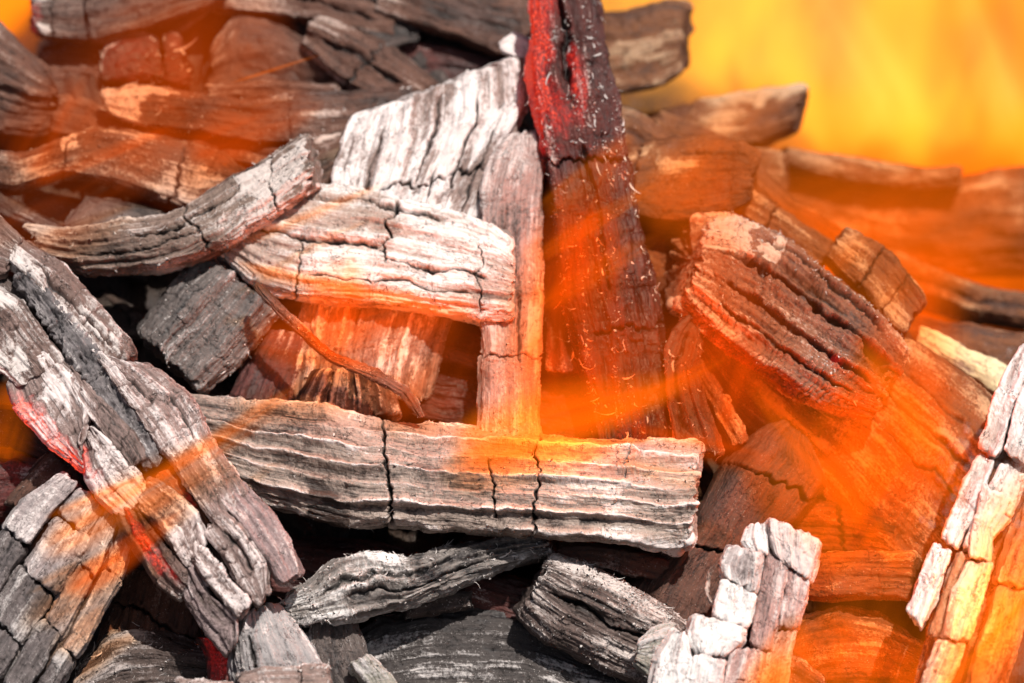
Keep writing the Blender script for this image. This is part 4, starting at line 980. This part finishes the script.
flame('bright orange flame licking the top edge of the ribbed log', 440, 452, 120, 720, 380, 120, 90, OR, .95, thick=50, streak=.5, seed=11, light=.08, bend=-.25)
flame('orange flame under the ridged log where the wide orange log begins', 700, 470, 60, 780, 260, 60, 200, OD, .32, thick=80, streak=.6, seed=12)
flame('broad orange blaze over the wide log at the lower right', 800, 580, 110, 960, 330, 110, 250, OR, .50, thick=110, streak=.85, nscale=4.5, seed=13, light=.08, tint=1.2)
flame('orange blaze glowing at the bottom edge between two white logs', 860, 760, 60, 900, 560, 60, 300, OR, .50, thick=110, streak=.8, nscale=4.5, seed=14, light=.06, tint=1.2)
flame('deep orange veil of flame before the end of the ridged log', 900, 520, 130, 930, 250, 100, 200, OD, .35, thick=80, streak=.6, seed=15)
flame('orange flame wrapping the lower part of the right edge log', 990, 760, 190, 1040, 420, 190, 190, (1.0, .16, .004), .62, thick=80, streak=.8, nscale=4.5, tint=.9, seed=16, light=.10)
flame('small orange flame at the foot of the white blocky stick', 770, 740, 160, 800, 600, 160, 90, OR, .7, thick=50, streak=.5, seed=17)
flame('faint orange veil over the blurred pieces at the top left', 120, 200, 40, 260, -60, 40, 360, OD, .32, thick=120, streak=.6, seed=18)
flame('faint orange tongue over the long white-tipped stick', 180, 160, 70, 340, 90, 70, 90, OD, .26, thick=50, streak=.5, seed=19)
flame('dim red flame in the hollow under the bright central log', 400, 440, 90, 480, 280, 90, 160, OD, .22, thick=50, streak=.6, seed=20)
flame('orange flame peeping out at the left edge under the diagonal log', -10, 470, 40, 20, 370, 40, 90, OR, .5, thick=50, streak=.5, seed=21)
flame('faint orange veil at the left edge over the topped block', 20, 180, 60, 90, 60, 60, 120, OD, .22, thick=60, streak=.6, seed=22)

flame('wide orange haze of fire over the blurred logs at the upper right', 690, 340, -40, 1060, 150, -40, 340, OR, .58, thick=120, streak=.5, seed=23)
flame('dark orange flame rising over the ridged log and the square block', 720, 420, 130, 700, 100, 130, 240, OD, .22, thick=60, streak=.7, seed=24)
flame('faint dark orange flame over the arched log at the left', -40, 260, 120, 200, 130, 120, 120, OD, .14, thick=50, streak=.7, seed=25)

SG = 'thin streaks of flame blowing over the heap'
for lab, x0, y0, x1, y1, w, h, L, cc in (
    ('thin flame streak crossing the lower half of the tall stick from the left', 528, 312, 672, 228, 26, 130, .30, OR),
    ('thin flame streak crossing the middle of the tall stick', 530, 262, 668, 176, 20, 130, .40, OR),
    ('flame streak just under the crack of the tall stick', 536, 216, 640, 130, 34, 135, .34, OR),
    ('long thin flame streak along the lower edge of the bright central log', 226, 262, 470, 318, 20, 130, .42, OR),
    ('thin flame streak over the left part of the bright central log', 236, 246, 400, 178, 14, 130, .30, OR),
    ('flame streak slanting down over the wide orange log', 742, 372, 930, 600, 34, 120, .42, OR),
    ('flame streak slanting down beside the right edge log', 850, 330, 1000, 560, 40, 130, .50, YO),
    ('flame streak rising from the top edge of the ribbed log to the ridged log', 556, 446, 742, 350, 26, 120, .45, OR),
    ('flame streak over the end of the ribbed log and the smooth brown block', 620, 424, 800, 470, 30, 130, .34, OD),
    ('fine flame streak over the stepped corner log', 40, 520, 160, 470, 12, 190, .4, OR),
    ('long faint flame streak from the diagonal log to the square grey chunk', 120, 500, 330, 366, 16, 180, .36, OR),
    ('hair thin spark trail above the long white-tipped stick', 228, 84, 330, 52, 5, 60, .3, OR),
    ('flame streak crossing the lower part of the right edge log', 930, 700, 1060, 560, 40, 200, .55, YO),
    ('thin flame streak across the arched log', 20, 190, 190, 120, 16, 110, .26, OD)):
    flame(lab, x0, y0, h, x1, y1, h, w * 1.35, cc, L * .8, thick=max(8, w), streak=.7, sharp=1.9, nscale=1.8, seed=x0 % 37 + y0 % 11, group=SG, tip=.35)
flame('pale yellow wisp of fire at the top right corner', 1060, 210, -420, 930, -60, -420, 90, (1, .6, .12), .3, thick=60, streak=.5, seed=41, bend=.4, tint=0)
flame('faint pale wisp of fire left of the corner wisp', 900, 150, -420, 820, -60, -420, 140, (1, .6, .12), .2, thick=60, streak=.5, seed=42, bend=-.4, tint=0)
flame('low orange fire along the far side of the heap', 800, 330, -330, 860, 40, -330, 420, OR, .22, thick=160, streak=.6, seed=43, zs=1.2, nscale=4)

flame('orange red veil over the foot of the tall stick', 520, 400, 110, 720, 330, 110, 190, OD, .17, thick=60, streak=.6, seed=53)

flame('orange glow of fire over the small tilted block and the blurred tan log', 780, 330, 40, 1000, 220, 40, 200, OR, .30, thick=80, streak=.6, seed=54)

flame('added orange glow over the square blocks right of the tall stick', 640, 240, 60, 800, 60, 60, 190, OR, .26, thick=60, streak=.6, seed=55)  # glowing volume added to warm the blocks behind it
